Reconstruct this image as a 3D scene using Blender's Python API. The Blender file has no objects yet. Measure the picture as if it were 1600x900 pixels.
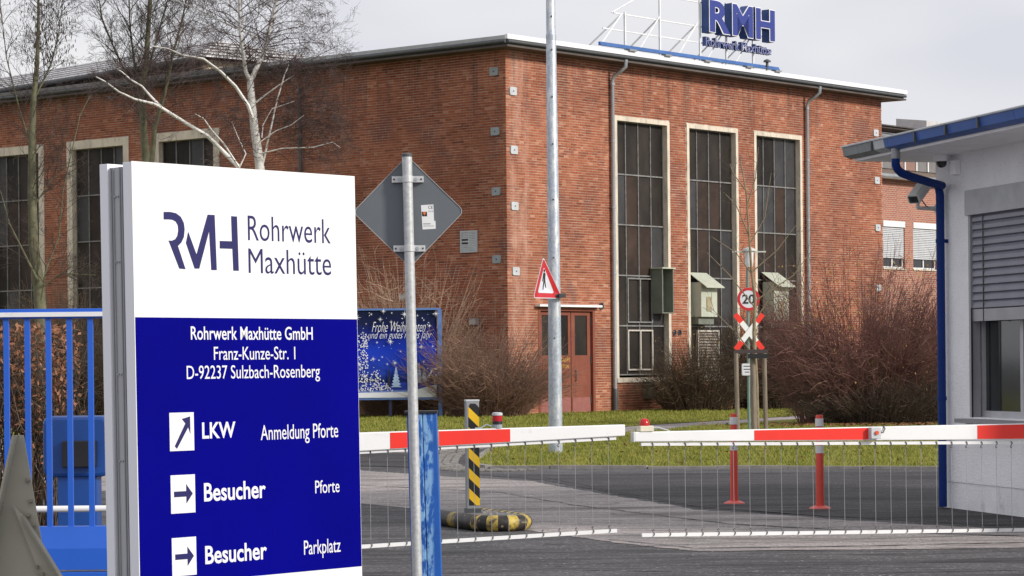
import bpy, math, random
from mathutils import Vector, Matrix
random.seed(7)
sc = bpy.context.scene
COL = sc.collection
# ------------------------------------------------------------------ camera, sky, sun, exposure
F, CX, Y0, ROLL, H = 4050.0, 800.0, 568.0, .0095, 1.65
cd = bpy.data.cameras.new('camera'); cam = bpy.data.objects.new('camera', cd); COL.objects.link(cam)
cd.sensor_width = 36; cd.lens = 36*F/1600; cd.shift_y = (Y0-450)/1600
cd.clip_end = 2000; cd.clip_start = .5
cr, sr = math.cos(ROLL), math.sin(ROLL)
cam.matrix_world = Matrix(((cr, sr, 0, 0), (0, 0, -1, 0), (-sr, cr, 0, H), (0, 0, 0, 1)))
sc.camera = cam
SUN_EL, SUN_AZ = math.radians(26), math.atan2(.88, -.47)      # azimuth measured from +Y towards +X
w = bpy.data.worlds.new('World'); sc.world = w; w.use_nodes = True
nt = w.node_tree; bg = nt.nodes['Background']
sky = nt.nodes.new('ShaderNodeTexSky'); sky.sky_type = 'NISHITA'; sky.sun_disc = False
sky.sun_elevation = SUN_EL; sky.sun_rotation = SUN_AZ; sky.dust_density = 3
mul = nt.nodes.new('ShaderNodeMix'); mul.data_type = 'RGBA'; mul.blend_type = 'MULTIPLY'; mul.inputs[0].default_value = 1
mul.inputs[7].default_value = (.9, .9, .9, 1)
tc = nt.nodes.new('ShaderNodeTexCoord'); mp = nt.nodes.new('ShaderNodeMapping'); mp.inputs['Scale'].default_value = (1.2, 1.2, 3.2)
nz = nt.nodes.new('ShaderNodeTexNoise'); nz.inputs['Scale'].default_value = 4.2; nz.inputs['Detail'].default_value = 3; nz.inputs['Roughness'].default_value = .45
rp = nt.nodes.new('ShaderNodeValToRGB'); rp.color_ramp.elements[0].color = (7.4, 7.5, 8.2, 1); rp.color_ramp.elements[1].color = (9.2, 9.15, 9.3, 1)
rp.color_ramp.elements[0].position = .35; rp.color_ramp.elements[1].position = .65
mx = nt.nodes.new('ShaderNodeMix'); mx.data_type = 'RGBA'; mx.inputs[0].default_value = .94      # thin high cloud over the sky
nt.links.new(tc.outputs['Generated'], mp.inputs[0]); nt.links.new(mp.outputs[0], nz.inputs['Vector']); nt.links.new(nz.outputs['Fac'], rp.inputs[0])
nt.links.new(sky.outputs[0], mul.inputs[6]); nt.links.new(mul.outputs[2], mx.inputs[6]); nt.links.new(rp.outputs[0], mx.inputs[7])
nt.links.new(mx.outputs[2], bg.inputs[0]); bg.inputs[1].default_value = .1
sd = bpy.data.lights.new('sun', 'SUN'); sd.energy = 3.35; sd.angle = math.radians(7); sd.color = (1, .95, .88)
so = bpy.data.objects.new('sun', sd); COL.objects.link(so)
sdir = Vector((math.sin(SUN_AZ)*math.cos(SUN_EL), math.cos(SUN_AZ)*math.cos(SUN_EL), math.sin(SUN_EL)))
so.rotation_euler = sdir.to_track_quat('Z', 'Y').to_euler(); so.location = sdir*60
sc.view_settings.view_transform = 'Standard'; sc.view_settings.look = 'None'; sc.view_settings.exposure = 0; sc.view_settings.gamma = 1
sc.render.engine = 'CYCLES'

# ------------------------------------------------------------------ helpers
def at(px, py, Z):                       # point seen at (px, py) of the photograph, Z metres away
    u, v = px-CX, Y0-py
    return Vector(((u*cr+v*sr)/F*Z, Z, H+(-u*sr+v*cr)/F*Z))
def pix(p):
    a, b = p[0]/p[1]*F, (p[2]-H)/p[1]*F
    return (CX+a*cr-b*sr, Y0-(a*sr+b*cr))
class Fr:
    def __init__(s, o, ex, ey, ez=(0, 0, 1)):
        s.o = Vector(o); s.x = Vector(ex).to_3d(); s.y = Vector(ey).to_3d(); s.z = Vector(ez)
        s.flip = s.x.cross(s.y).dot(s.z) < 0
    def __call__(s, p): return s.o+s.x*p[0]+s.y*p[1]+s.z*p[2]
    def sub(s, p, a=0):                  # frame at local p, turned by a about up
        c_, s_ = math.cos(a), math.sin(a)
        return Fr(s(p), s.x*c_+s.y*s_, s.y*c_-s.x*s_, s.z)
W = Fr((0, 0, 0), (1, 0), (0, 1))
class MB:
    def __init__(s, fr=W): s.v = []; s.f = []; s.fr = fr
    def add(s, vs, fs, fr=None):
        fr = fr or s.fr; n = len(s.v)
        s.v += [tuple(fr(p)) for p in vs]
        s.f += [tuple(n+i for i in (reversed(f) if fr.flip else f)) for f in fs]
        return s
    def box(s, x0, x1, y0, y1, z0, z1, fr=None):
        return s.add([(x, y, z) for z in (z0, z1) for x, y in ((x0, y0), (x1, y0), (x1, y1), (x0, y1))],
                     [(3, 2, 1, 0), (4, 5, 6, 7), (0, 1, 5, 4), (1, 2, 6, 5), (2, 3, 7, 6), (3, 0, 4, 7)], fr)
    def prism(s, poly, y0, y1, fr=None):                 # poly of (x,z), extruded along y
        a = sum(p[0]*q[1]-q[0]*p[1] for p, q in zip(poly, poly[1:]+poly[:1]))
        if a < 0: poly = poly[::-1]
        n = len(poly)
        return s.add([(x, y0, z) for x, z in poly]+[(x, y1, z) for x, z in poly],
                     [tuple(range(n)), tuple(range(2*n-1, n-1, -1))]+[(i, i+n, (i+1) % n+n, (i+1) % n) for i in range(n)], fr)
    def plan(s, poly, z0, z1, fr=None):                  # poly of (x,y), extruded up
        a = sum(p[0]*q[1]-q[0]*p[1] for p, q in zip(poly, poly[1:]+poly[:1]))
        if a < 0: poly = poly[::-1]
        n = len(poly)
        return s.add([(x, y, z0) for x, y in poly]+[(x, y, z1) for x, y in poly],
                     [tuple(range(n-1, -1, -1)), tuple(range(n, 2*n))]+[(i, (i+1) % n, (i+1) % n+n, i+n) for i in range(n)], fr)
    def tube(s, pts, r, n=8, fr=None, caps=True):
        fr = fr or s.fr
        P = [fr(p) for p in pts]; m = len(P)
        R = r if isinstance(r, (list, tuple)) else [r]*m
        base = len(s.v); up = None
        for i in range(m):
            t = (P[min(i+1, m-1)]-P[max(i-1, 0)])
            if t.length < 1e-9: t = Vector((0, 0, 1))
            t.normalize()
            if up is None: up = t.orthogonal().normalized()
            else:
                up = up-t*up.dot(t)
                up = up.normalized() if up.length > 1e-6 else t.orthogonal().normalized()
            b = t.cross(up); p = P[i]; rr = R[i]
            for k in range(n):
                a = 2*math.pi*k/n; ca, sa = math.cos(a)*rr, math.sin(a)*rr
                s.v.append((p[0]+up[0]*ca+b[0]*sa, p[1]+up[1]*ca+b[1]*sa, p[2]+up[2]*ca+b[2]*sa))
        for i in range(m-1):
            for k in range(n):
                a, b_ = base+i*n+k, base+i*n+(k+1) % n
                s.f.append((a, b_, b_+n, a+n))
        if caps and n > 3:
            s.f.append(tuple(base+k for k in reversed(range(n)))); s.f.append(tuple(base+(m-1)*n+k for k in range(n)))
        return s
    def lathe(s, c, prof, n=16, fr=None):                # prof of (r,z) about vertical axis through c
        base = [(c[0]+r*math.cos(2*math.pi*k/n), c[1]+r*math.sin(2*math.pi*k/n), c[2]+z) for r, z in prof for k in range(n)]
        m = len(prof)
        fs = [(i*n+k, i*n+(k+1) % n, (i+1)*n+(k+1) % n, (i+1)*n+k) for i in range(m-1) for k in range(n)]
        fs += [tuple(reversed(range(n))), tuple((m-1)*n+k for k in range(n))]
        return s.add(base, fs, fr)
    def disc(s, c, r, y0, y1, n=20, fr=None):            # disc facing -y
        return s.prism([(c[0]+r*math.cos(2*math.pi*k/n), c[1]+r*math.sin(2*math.pi*k/n)) for k in range(n)], y0, y1, fr)
    def ring(s, c, r0, r1, y0, y1, n=28, fr=None):
        V = [(c[0]+r*math.cos(2*math.pi*k/n), y, c[1]+r*math.sin(2*math.pi*k/n)) for y in (y0, y1) for r in (r0, r1) for k in range(n)]
        fs = []
        for k in range(n):
            j = (k+1) % n
            fs += [(k, n+k, n+j, j)[::-1], (2*n+k, 3*n+k, 3*n+j, 2*n+j), (n+k, 3*n+k, 3*n+j, n+j)[::-1], (k, 2*n+k, 2*n+j, j)]
        return s.add(V, [f[::-1] for f in fs] if False else fs, fr)
WL = {}
def mesh_of(mb, base, mat, smooth=0, name='m'):
    me = bpy.data.meshes.new(name); b = base
    me.from_pydata([(x-b[0], y-b[1], z-b[2]) for x, y, z in mb.v], [], mb.f)
    if mat: me.materials.append(mat)
    if smooth:
        me.polygons.foreach_set('use_smooth', [True]*len(me.polygons))
        me.set_sharp_from_angle(angle=math.radians(smooth if smooth > 1 else 40))
    me.update(); return me
def obj(name, mb, mat, parent=None, loc=None, smooth=0, bevel=0, label=None, kind=None):
    base = Vector(WL[parent.name]) if parent else Vector(loc or (0, 0, 0))
    o = bpy.data.objects.new(name, mesh_of(mb, base, mat, smooth, name)); COL.objects.link(o)
    if parent: o.parent = parent
    else: o.location = base
    WL[o.name] = tuple(base)
    if label: o['label'] = label
    if kind: o['kind'] = kind
    if bevel:
        md = o.modifiers.new('bevel', 'BEVEL'); md.width = bevel; md.segments = 2; md.limit_method = 'ANGLE'; md.angle_limit = math.radians(50)
    return o
def tag(o, label, cat, group=None):
    o['label'] = label; o['category'] = cat
    if group: o['group'] = group
    return o
def thing(name, label, cat, loc, group=None):
    o = bpy.data.objects.new(name, None); COL.objects.link(o); o.location = loc; o.empty_display_size = .2
    WL[o.name] = tuple(loc); return tag(o, label, cat, group)
def copy_tree(o, parent=None):
    c_ = o.copy(); COL.objects.link(c_)
    if parent: c_.parent = parent
    for ch in list(o.children): copy_tree(ch, c_)
    return c_
# ---- materials
MC = {}
def M(name, col, rough=.6, metal=0, var=.12, scale=4, bump=0, bscale=40, stretch=None, col2=None, thr=None, detail=5, emit=None, spec=None):
    if name in MC: return MC[name]
    m = bpy.data.materials.new(name); m.use_nodes = True; n = m.node_tree; b = n.nodes['Principled BSDF']
    b.inputs['Roughness'].default_value = rough; b.inputs['Metallic'].default_value = metal
    if spec is not None: b.inputs['Specular IOR Level'].default_value = spec
    t = n.nodes.new('ShaderNodeTexCoord'); mpn = n.nodes.new('ShaderNodeMapping')
    if stretch: mpn.inputs['Scale'].default_value = stretch
    n.links.new(t.outputs['Object'], mpn.inputs[0])
    z = n.nodes.new('ShaderNodeTexNoise'); z.inputs['Scale'].default_value = scale; z.inputs['Detail'].default_value = detail; z.inputs['Roughness'].default_value = .62
    n.links.new(mpn.outputs[0], z.inputs['Vector'])
    r = n.nodes.new('ShaderNodeValToRGB')
    a = tuple(max(0, c_*(1-var)) for c_ in col)+(1,); d = (col2+(1,)) if col2 else tuple(min(1, c_*(1+var)) for c_ in col)+(1,)
    if col2: a = tuple(col)+(1,)
    r.color_ramp.elements[0].color = a; r.color_ramp.elements[1].color = d
    r.color_ramp.elements[0].position = thr[0] if thr else .3; r.color_ramp.elements[1].position = thr[1] if thr else .7
    n.links.new(z.outputs['Fac'], r.inputs[0]); n.links.new(r.outputs[0], b.inputs['Base Color'])
    if bump:
        z2 = n.nodes.new('ShaderNodeTexNoise'); z2.inputs['Scale'].default_value = bscale; z2.inputs['Detail'].default_value = 4
        bp = n.nodes.new('ShaderNodeBump'); bp.inputs['Strength'].default_value = bump; bp.inputs['Distance'].default_value = .02
        n.links.new(t.outputs['Object'], z2.inputs['Vector']); n.links.new(z2.outputs['Fac'], bp.inputs['Height']); n.links.new(bp.outputs[0], b.inputs['Normal'])
    MC[name] = m; return m
def node_col(m): return m.node_tree.nodes, m.node_tree.links, m.node_tree.nodes['Principled BSDF']
def overlay(m, col, scale, lo, hi, stretch=(1, 1, 1), mask=None, detail=6):
    """wear or dirt: a second colour where a noise passes a threshold"""
    N, L, b = node_col(m)
    t = N.new('ShaderNodeTexCoord'); mpn = N.new('ShaderNodeMapping'); mpn.inputs['Scale'].default_value = stretch; mpn.inputs['Location'].default_value = (3.1, 7.7, 1.3)
    z = N.new('ShaderNodeTexNoise'); z.inputs['Scale'].default_value = scale; z.inputs['Detail'].default_value = detail; z.inputs['Roughness'].default_value = .65
    r = N.new('ShaderNodeMapRange'); r.inputs[1].default_value = lo; r.inputs[2].default_value = hi
    L.new(t.outputs['Object'], mpn.inputs[0]); L.new(mpn.outputs[0], z.inputs['Vector']); L.new(z.outputs['Fac'], r.inputs[0])
    fac = r.outputs[0]
    if mask:                              # (axis, lo, hi, soft): only between lo and hi along an object axis
        sx = N.new('ShaderNodeSeparateXYZ'); L.new(t.outputs['Object'], sx.inputs[0])
        a = N.new('ShaderNodeMapRange'); a.inputs[1].default_value = mask[1]-mask[3]; a.inputs[2].default_value = mask[1]+mask[3]
        c_ = N.new('ShaderNodeMapRange'); c_.inputs[1].default_value = mask[2]+mask[3]; c_.inputs[2].default_value = mask[2]-mask[3]
        L.new(sx.outputs[mask[0]], a.inputs[0]); L.new(sx.outputs[mask[0]], c_.inputs[0])
        m1 = N.new('ShaderNodeMath'); m1.operation = 'MULTIPLY'; m2 = N.new('ShaderNodeMath'); m2.operation = 'MULTIPLY'
        L.new(a.outputs[0], m1.inputs[0]); L.new(c_.outputs[0], m1.inputs[1]); L.new(m1.outputs[0], m2.inputs[0]); L.new(fac, m2.inputs[1]); fac = m2.outputs[0]
    mixn = N.new('ShaderNodeMix'); mixn.data_type = 'RGBA'
    src = b.inputs['Base Color'].links[0].from_socket
    L.new(fac, mixn.inputs[0]); L.new(src, mixn.inputs[6]); mixn.inputs[7].default_value = tuple(col)+(1,)
    L.new(mixn.outputs[2], b.inputs['Base Color']); return m
def brick_mat():
    m = bpy.data.materials.new('brick'); m.use_nodes = True; N, L, b = node_col(m)
    g = N.new('ShaderNodeNewGeometry'); oi = N.new('ShaderNodeObjectInfo')
    ad = N.new('ShaderNodeMath'); ad.operation = 'ADD'; fr_ = N.new('ShaderNodeMath'); fr_.operation = 'FRACT'
    L.new(g.outputs['Random Per Island'], ad.inputs[0]); L.new(oi.outputs['Random'], ad.inputs[1]); L.new(ad.outputs[0], fr_.inputs[0])
    r = N.new('ShaderNodeValToRGB'); e = r.color_ramp.elements
    cols = [(0, (.205, .068, .039)), (.10, (.285, .092, .050)), (.45, (.325, .110, .060)), (.8, (.355, .127, .070)), (.94, (.39, .15, .09)), (1, (.45, .22, .14))]
    e[0].position, e[0].color = 0, cols[0][1]+(1,); e[1].position, e[1].color = 1, cols[-1][1]+(1,)
    for p_, c_ in cols[1:-1]: q = e.new(p_); q.color = c_+(1,)
    L.new(fr_.outputs[0], r.inputs[0])
    tcx = N.new('ShaderNodeNewGeometry'); z = N.new('ShaderNodeTexNoise'); z.inputs['Scale'].default_value = .55; z.inputs['Detail'].default_value = 5
    L.new(tcx.outputs['Position'], z.inputs['Vector'])
    r2 = N.new('ShaderNodeValToRGB'); r2.color_ramp.elements[0].color = (.78, .74, .74, 1); r2.color_ramp.elements[1].color = (1.12, 1.12, 1.1, 1)
    r2.color_ramp.elements[0].position = .35; r2.color_ramp.elements[1].position = .62; L.new(z.outputs['Fac'], r2.inputs[0])
    mm = N.new('ShaderNodeMix'); mm.data_type = 'RGBA'; mm.blend_type = 'MULTIPLY'; mm.inputs[0].default_value = 1
    L.new(r.outputs[0], mm.inputs[6]); L.new(r2.outputs[0], mm.inputs[7]); L.new(mm.outputs[2], b.inputs['Base Color'])
    b.inputs['Roughness'].default_value = .9; b.inputs['Specular IOR Level'].default_value = .15
    MC['brick'] = m; return m
BR = brick_mat()
overlay(BR, (.50, .27, .20), 2.2, .40, .72, (1, 1, .35), mask=(0, .1, .70, .1))          # efflorescence beside the corner
overlay(BR, (.085, .04, .033), 1.5, .5, .72, (1.6, 1.6, .12), mask=(2, 9.9, 14, .9))      # water streaks under the eaves
overlay(BR, (.20, .075, .055), .7, .54, .68); overlay(BR, (.50, .22, .15), 1.9, .66, .74)
MORTAR = M('mortar', (.50, .41, .33), .95, var=.3, scale=1.0, spec=.1); overlay(MORTAR, (.75, .68, .58), 1.6, .55, .66, (1, 1, 3))
CONC = M('concrete_surround', (.66, .58, .47), .85, var=.13, scale=2.2, bump=.2, bscale=60); overlay(CONC, (.36, .33, .29), 3, .52, .75, (2, 2, .5))
STEEL = M('galvanised_steel', (.42, .45, .48), .42, .55, var=.2, scale=26, bump=.05)
POLEM = M('galvanised_pole', (.40, .44, .50), .5, .35, var=.22, scale=22); overlay(POLEM, (.62, .63, .64), 9, .5, .64, (1, 1, .35)); overlay(POLEM, (.2, .23, .27), 5, .6, .75, (1, 1, .2))
WHITE = M('white_paint', (.80, .80, .80), .4, var=.03, scale=3); overlay(WHITE, (.5, .47, .42), 6, .62, .8, (1, 1, 3))
RED = M('signal_red', (.78, .035, .02), .4, var=.08, scale=5)
BLACK = M('black_plastic', (.015, .015, .018), .45, var=.2)
DGREY = M('dark_grey_metal', (.07, .075, .08), .5, var=.2, scale=8)
ZINC = M('zinc_gutter', (.30, .31, .32), .45, .4, var=.2, scale=3)
FASCIA = M('roof_fascia_white', (.80, .81, .83), .5, var=.06, scale=1.5)
SOFF = M('dark_soffit', (.10, .08, .07), .8, var=.3, scale=1)

# ---- text
def text(name, s, fr, x0, x1, z0, z1, mat, parent, depth=.001, y=-.001, offset=0, shear=0, spacing=1):
    cu = bpy.data.curves.new('t', 'FONT'); cu.body = s; cu.size = 1; cu.offset = offset; cu.shear = shear; cu.resolution_u = 4; cu.space_character = spacing
    cu.fill_mode = 'FRONT'
    o = bpy.data.objects.new('t', cu); COL.objects.link(o)
    dg = bpy.context.evaluated_depsgraph_get(); dg.update()
    me = bpy.data.meshes.new_from_object(o.evaluated_get(dg))
    xs = [v.co.x for v in me.vertices]; ys = [v.co.y for v in me.vertices]
    a, b, c_, d = min(xs), max(xs), min(ys), max(ys)
    V = [((v.co.x-a)/(b-a)*(x1-x0)+x0, (v.co.y-c_)/(d-c_)*(z1-z0)+z0) for v in me.vertices]
    fs = [tuple(p.vertices) for p in me.polygons]
    def area(f): return sum(V[p][0]*V[q][1]-V[q][0]*V[p][1] for p, q in zip(f, f[1:]+f[:1]))
    fs = [f if area(f) > 0 else f[::-1] for f in fs]
    from collections import Counter
    ed = Counter()
    for f in fs:
        for p, q in zip(f, f[1:]+f[:1]): ed[(p, q)] += 1
    n = len(V)
    allf = fs+[tuple(i+n for i in f[::-1]) for f in fs]+[(p, p+n, q+n, q) for (p, q) in ed if (q, p) not in ed]
    mb = MB(fr).add([(x, y-depth, z) for x, z in V]+[(x, y, z) for x, z in V], allf)
    bpy.data.objects.remove(o); bpy.data.curves.remove(cu); bpy.data.meshes.remove(me)
    return obj(name, mb, mat, parent)

# ------------------------------------------------------------------ ground, roads, lawn
GC = Vector((0, 60, 0))
def sheet(name, poly, z, mat, label=None):
    mb = MB().add([(x, y, z) for x, y in poly], [tuple(range(len(poly)))])
    if sum(p[0]*q[1]-q[0]*p[1] for p, q in zip(poly, poly[1:]+poly[:1])) < 0: mb.f = [f[::-1] for f in mb.f]
    o = obj(name, mb, mat, kind='structure'); o['label'] = label or name; return o
def rough_line(pts, step=.25, amp=.05):
    out = []
    for p, q in zip(pts, pts[1:]):
        d = math.dist(p, q); n = max(1, int(d/step)); nx, ny = -(q[1]-p[1])/d, (q[0]-p[0])/d
        for i in range(n):
            t = i/n; a = random.uniform(-amp, amp)
            out.append((p[0]+(q[0]-p[0])*t+nx*a, p[1]+(q[1]-p[1])*t+ny*a))
    return out+[pts[-1]]
def asphalt(name, c1, c2, wet=.5):
    m = M(name, c1, .8, spec=.22, col2=c2, scale=.55, detail=9, thr=(.33, .68), stretch=(.55, .35, 1), bump=.35, bscale=90)
    overlay(m, tuple(min(.75, x*3.0) for x in c2), 26, .585, .66, detail=4)       # light stone chips
    overlay(m, tuple(x*.2 for x in c1), 21, .575, .66, detail=4)
    overlay(m, tuple(x*.5 for x in c1), .9, .52, .66, (.3, 1.5, 1)); overlay(m, tuple(x*.8 for x in c1), 4.5, .5, .6, (.25, 1.2, 1)); overlay(m, tuple(x*.35 for x in c1), 2.6, .66, .70)      # damp streaks
    overlay(m, tuple(min(1, x*1.35) for x in c2), 2.3, .58, .75, (.2, 1.3, 1))
    return m
ASPH = asphalt('asphalt', (.072, .070, .074), (.128, .123, .127))
ASPHD = asphalt('asphalt_dark', (.048, .046, .049), (.082, .078, .082))
BAND = asphalt('worn_pale_asphalt', (.26, .235, .23), (.42, .375, .36))
sheet('ground', [(-900, -40), (900, -40), (900, 1600), (-900, 1600)], 0, ASPH, 'grey asphalt yard stretching to the horizon')
up = rough_line([(-9, 47), (-2.42, 40.57), (-.95, 37.96), (.25, 36.26), (1.25, 32.05), (2.05, 28.84), (2.92, 27.61), (3.3, 26.87), (4.23, 25.67), (7, 22.5)], .12, .035)
lo = rough_line([(8, 20.6), (4.45, 22.6), (2.78, 22.55), (1.6, 22.52), (.92, 23.74), (.17, 25.48), (-.8, 28.94), (-1.83, 30.83), (-9, 38)], .12, .03)
sheet('road', up+lo, .004, BAND, 'pale worn roadway band running diagonally through the gate')
sheet('road', rough_line([(-12, 50), (-2.9, 49.6), (-1.25, 47.6), (-.7, 50), (.2, 53.6), (1.0, 55.6), (2.8, 61), (1.5, 62.6), (-12, 61.2)], .4, .05), .004, BAND, 'pale worn roadway running off behind the front lawn')
sheet('road', rough_line([(-9, 47.2), (-2.6, 42.3), (-1.3, 41.2), (-1.2, 46.6), (-2.9, 49.2), (-9, 49.6)], .3, .06), .008, ASPHD, 'dark asphalt patch between the two pale roadways')
dk = rough_line([(-.6, 38.6), (.5, 38.4), (3.1, 38.4), (7.5, 37.6)], .3, .08)+rough_line([(8.5, 24.6), (4.72, 25.6), (3.4, 27.3), (2.96, 27.95), (2.1, 29.2), (1.3, 32.5), (.4, 36.6), (-.6, 38.6)], .15, .03)
sheet('road', dk, .004, ASPHD, 'dark asphalt apron between the lawn and the pale roadway')
SEAM = M('tar_seam', (.025, .024, .026), .6, var=.3)
def seam(pts, w_):
    pl = rough_line(pts, .15, .02); n = len(pl)
    ws = [w_*random.uniform(.3, 1.2) for _ in pl]
    L_ = [(x, y-ws[i]) for i, (x, y) in enumerate(pl)]; R_ = [(x, y+ws[i]) for i, (x, y) in enumerate(pl)]
    mb = MB().add([(x, y, .009) for x, y in L_+R_], [(i, i+1, n+i+1, n+i) for i in range(n-1)])
    o = obj('tar_seam', mb, SEAM, kind='structure'); o['label'] = 'thin dark crack line in the roadway surface'
seam([(-2.2, 35.6), (-.2, 33.2), (.7, 30), (2.2, 26.2), (3.4, 24.9), (5, 23.8)], .05)
seam([(.9, 24.1), (1.6, 22.85), (2.8, 22.9), (4.6, 23.2)], .03)
seam([(.35, 37.9), (1.3, 33.2), (2.1, 29.6), (3.3, 27.4)], .06)
seam([(-.7, 20.4), (.6, 20.6), (2.6, 20.0), (4.5, 20.3)], .018)
GR = M('lawn_soil', (.12, .14, .02), .95, spec=.1, col2=(.27, .24, .06), scale=.9, thr=(.35, .65)); overlay(GR, (.13, .085, .045), 2.2, .56, .7)
tip = [(7.6, 38.3), (6.44, 39.0), (4.23, 39.8), (2.1, 40.2), (.6, 40.6), (-.35, 40.9), (-.6, 41.8), (-.62, 43.6), (-.54, 45.6), (-.35, 49.6), (.34, 52.9), (1.06, 54.6), (2.9, 60.5), (6.5, 69.5), (13, 82), (22, 82), (22, 36)]
LAWN1 = rough_line(tip, .13, .11)
sheet('lawn', rough_line(tip, .2, .04), .03, GR, 'front lawn with yellow green grass beside the tall pole')
LAWN2 = [(-40, 60.5), (-8, 61.5), (1.5, 62.8), (3.5, 67.5), (6.2, 72.4), (12.5, 85), (30, 120), (60, 200), (-80, 200)]
sheet('lawn', LAWN2, .025, GR, 'back lawn strip in front of the brick building')
def inside(p, poly):
    r = False; x, y = p
    for (x0, y0), (x1, y1) in zip(poly, poly[1:]+poly[:1]):
        if (y0 > y) != (y1 > y) and x < (x1-x0)*(y-y0)/(y1-y0)+x0: r = not r
    return r
def grass(poly, xr, yr, n, h, wd):
    mb = MB(); V = mb.v; Fc = mb.f; k = 0
    while k < n:
        y = random.uniform(*yr); x = random.uniform(*xr)
        if not inside((x, y), poly) or not (-90 < x/y*F < 700 or y > 58): 
            if inside((x, y), poly): k += 1
            continue
        clump = .6+.8*(math.sin(x*3.1+y*1.7)*math.sin(y*2.3-x*1.1)*.5+.5)
        hh = h*random.uniform(.45, 1.1)*clump; a = random.uniform(0, 3.14); c_, s_ = math.cos(a)*wd, math.sin(a)*wd
        i = len(V); lx, ly = random.gauss(0, .45)*hh, random.gauss(0, .45)*hh
        V += [(x-c_, y-s_, .02), (x+c_, y+s_, .02), (x+lx, y+ly, .02+hh)]; Fc.append((i, i+1, i+2)); k += 1
    return mb
GB = M('grass_blades', (.085, .135, .018), .8, spec=.15, col2=(.33, .31, .065), scale=1.5, thr=(.3, .68)); overlay(GB, (.34, .27, .11), 11, .56, .66)
o = obj('grass', grass(LAWN1, (-.7, 12), (39, 66), 75000, .075, .009), GB, kind='stuff'); tag(o, 'rough yellow green grass of the front lawn around the tall pole', 'grass')
o = obj('grass', grass(LAWN2, (-8, 14), (61, 90), 42000, .08, .013), GB, kind='stuff'); tag(o, 'mown grass of the back lawn along the brick building', 'grass')
LEAFM = M('fallen_leaf', (.20, .08, .035), .8, var=.5, scale=9)
mb = MB()
for _ in range(70):
    x, y = random.uniform(-.4, 7), random.uniform(40.5, 56)
    if inside((x, y), LAWN1):
        a = random.uniform(0, 6.28); r_ = random.uniform(.025, .06)
        q = [(x+r_*math.cos(a+t)*(1, .6, 1, .6, 1, .6)[i], y+r_*math.sin(a+t)*(1, .6, 1, .6, 1, .6)[i], .075+random.uniform(-.01, .03)) for i, t in enumerate((0, 1.05, 2.1, 3.14, 4.2, 5.2))]
        mb.add(q, [(0, 1, 2, 3, 4, 5)])
tag(obj('fallen_leaves', mb, LEAFM, kind='stuff'), 'scattered brown leaves lying on the front lawn', 'leaves')
mb = MB(); rl_ = random.Random(8)
for _ in range(900):
    x, y = rl_.gauss(9.1, 1.6), rl_.gauss(64.3, 1.0); a = rl_.uniform(0, 6.28); r_ = rl_.uniform(.03, .06)
    mb.add([(x+r_*math.cos(a+t), y+r_*math.sin(a+t), .05+rl_.uniform(0, .05)) for t in (0, 1.4, 3.1, 4.6)], [(0, 1, 2, 3)])
tag(obj('fallen_leaves', mb, LEAFM, kind='stuff'), 'brown dead leaves lying under the large reddish shrub', 'leaves')
# kerb of the lawn and cobbled gutter round its tip
KERB = M('kerb_stone', (.27, .25, .23), .9, var=.25, scale=5)
edge = rough_line(tip[:13], .9, .015)
kb = thing('kerb', 'low grey kerb stones edging the front lawn', 'kerb', (-.6, 41, 0))
for p, q in zip(edge, edge[1:]):
    d = math.dist(p, q)
    if d < .05: continue
    e1 = ((q[0]-p[0])/d, (q[1]-p[1])/d)
    f2 = Fr((p[0], p[1], 0), e1, (-e1[1], e1[0]))
    obj('kerb_stone', MB(f2).box(.01, d-.01, -.02, .10, 0, .045+random.uniform(-.01, .01)), KERB, kb)
mb = MB()
for row in range(4):
    pl = rough_line([(.3, 39.9-row*.0), (-.45, 40.2), (-.85, 41.2), (-.98, 43), (-.98, 46.3), (-.75, 50)], .17, .01)
    for x, y in pl:
        x -= row*.14; y -= row*.09 if y < 41 else 0
        s_ = .055
        mb.box(x-s_, x+s_, y-s_*1.2, y+s_*1.2, .003, .02+random.uniform(0, .014))
o = obj('cobble_gutter', mb, M('cobbles', (.24, .225, .21), .9, var=.35, scale=6), kind='stuff'); tag(o, 'small cobbles laid as gutter round the tip of the front lawn', 'cobbles')
# rail track edge on the lawn
sheet('path', [(1.6, 60.8), (2.9, 60.5), (6.5, 69.5), (13, 82), (12.5, 85), (6.2, 72.4), (3.5, 67.5), (1.5, 62.8)], .012, BAND, 'narrow paved track crossing between the two lawns')

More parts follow.
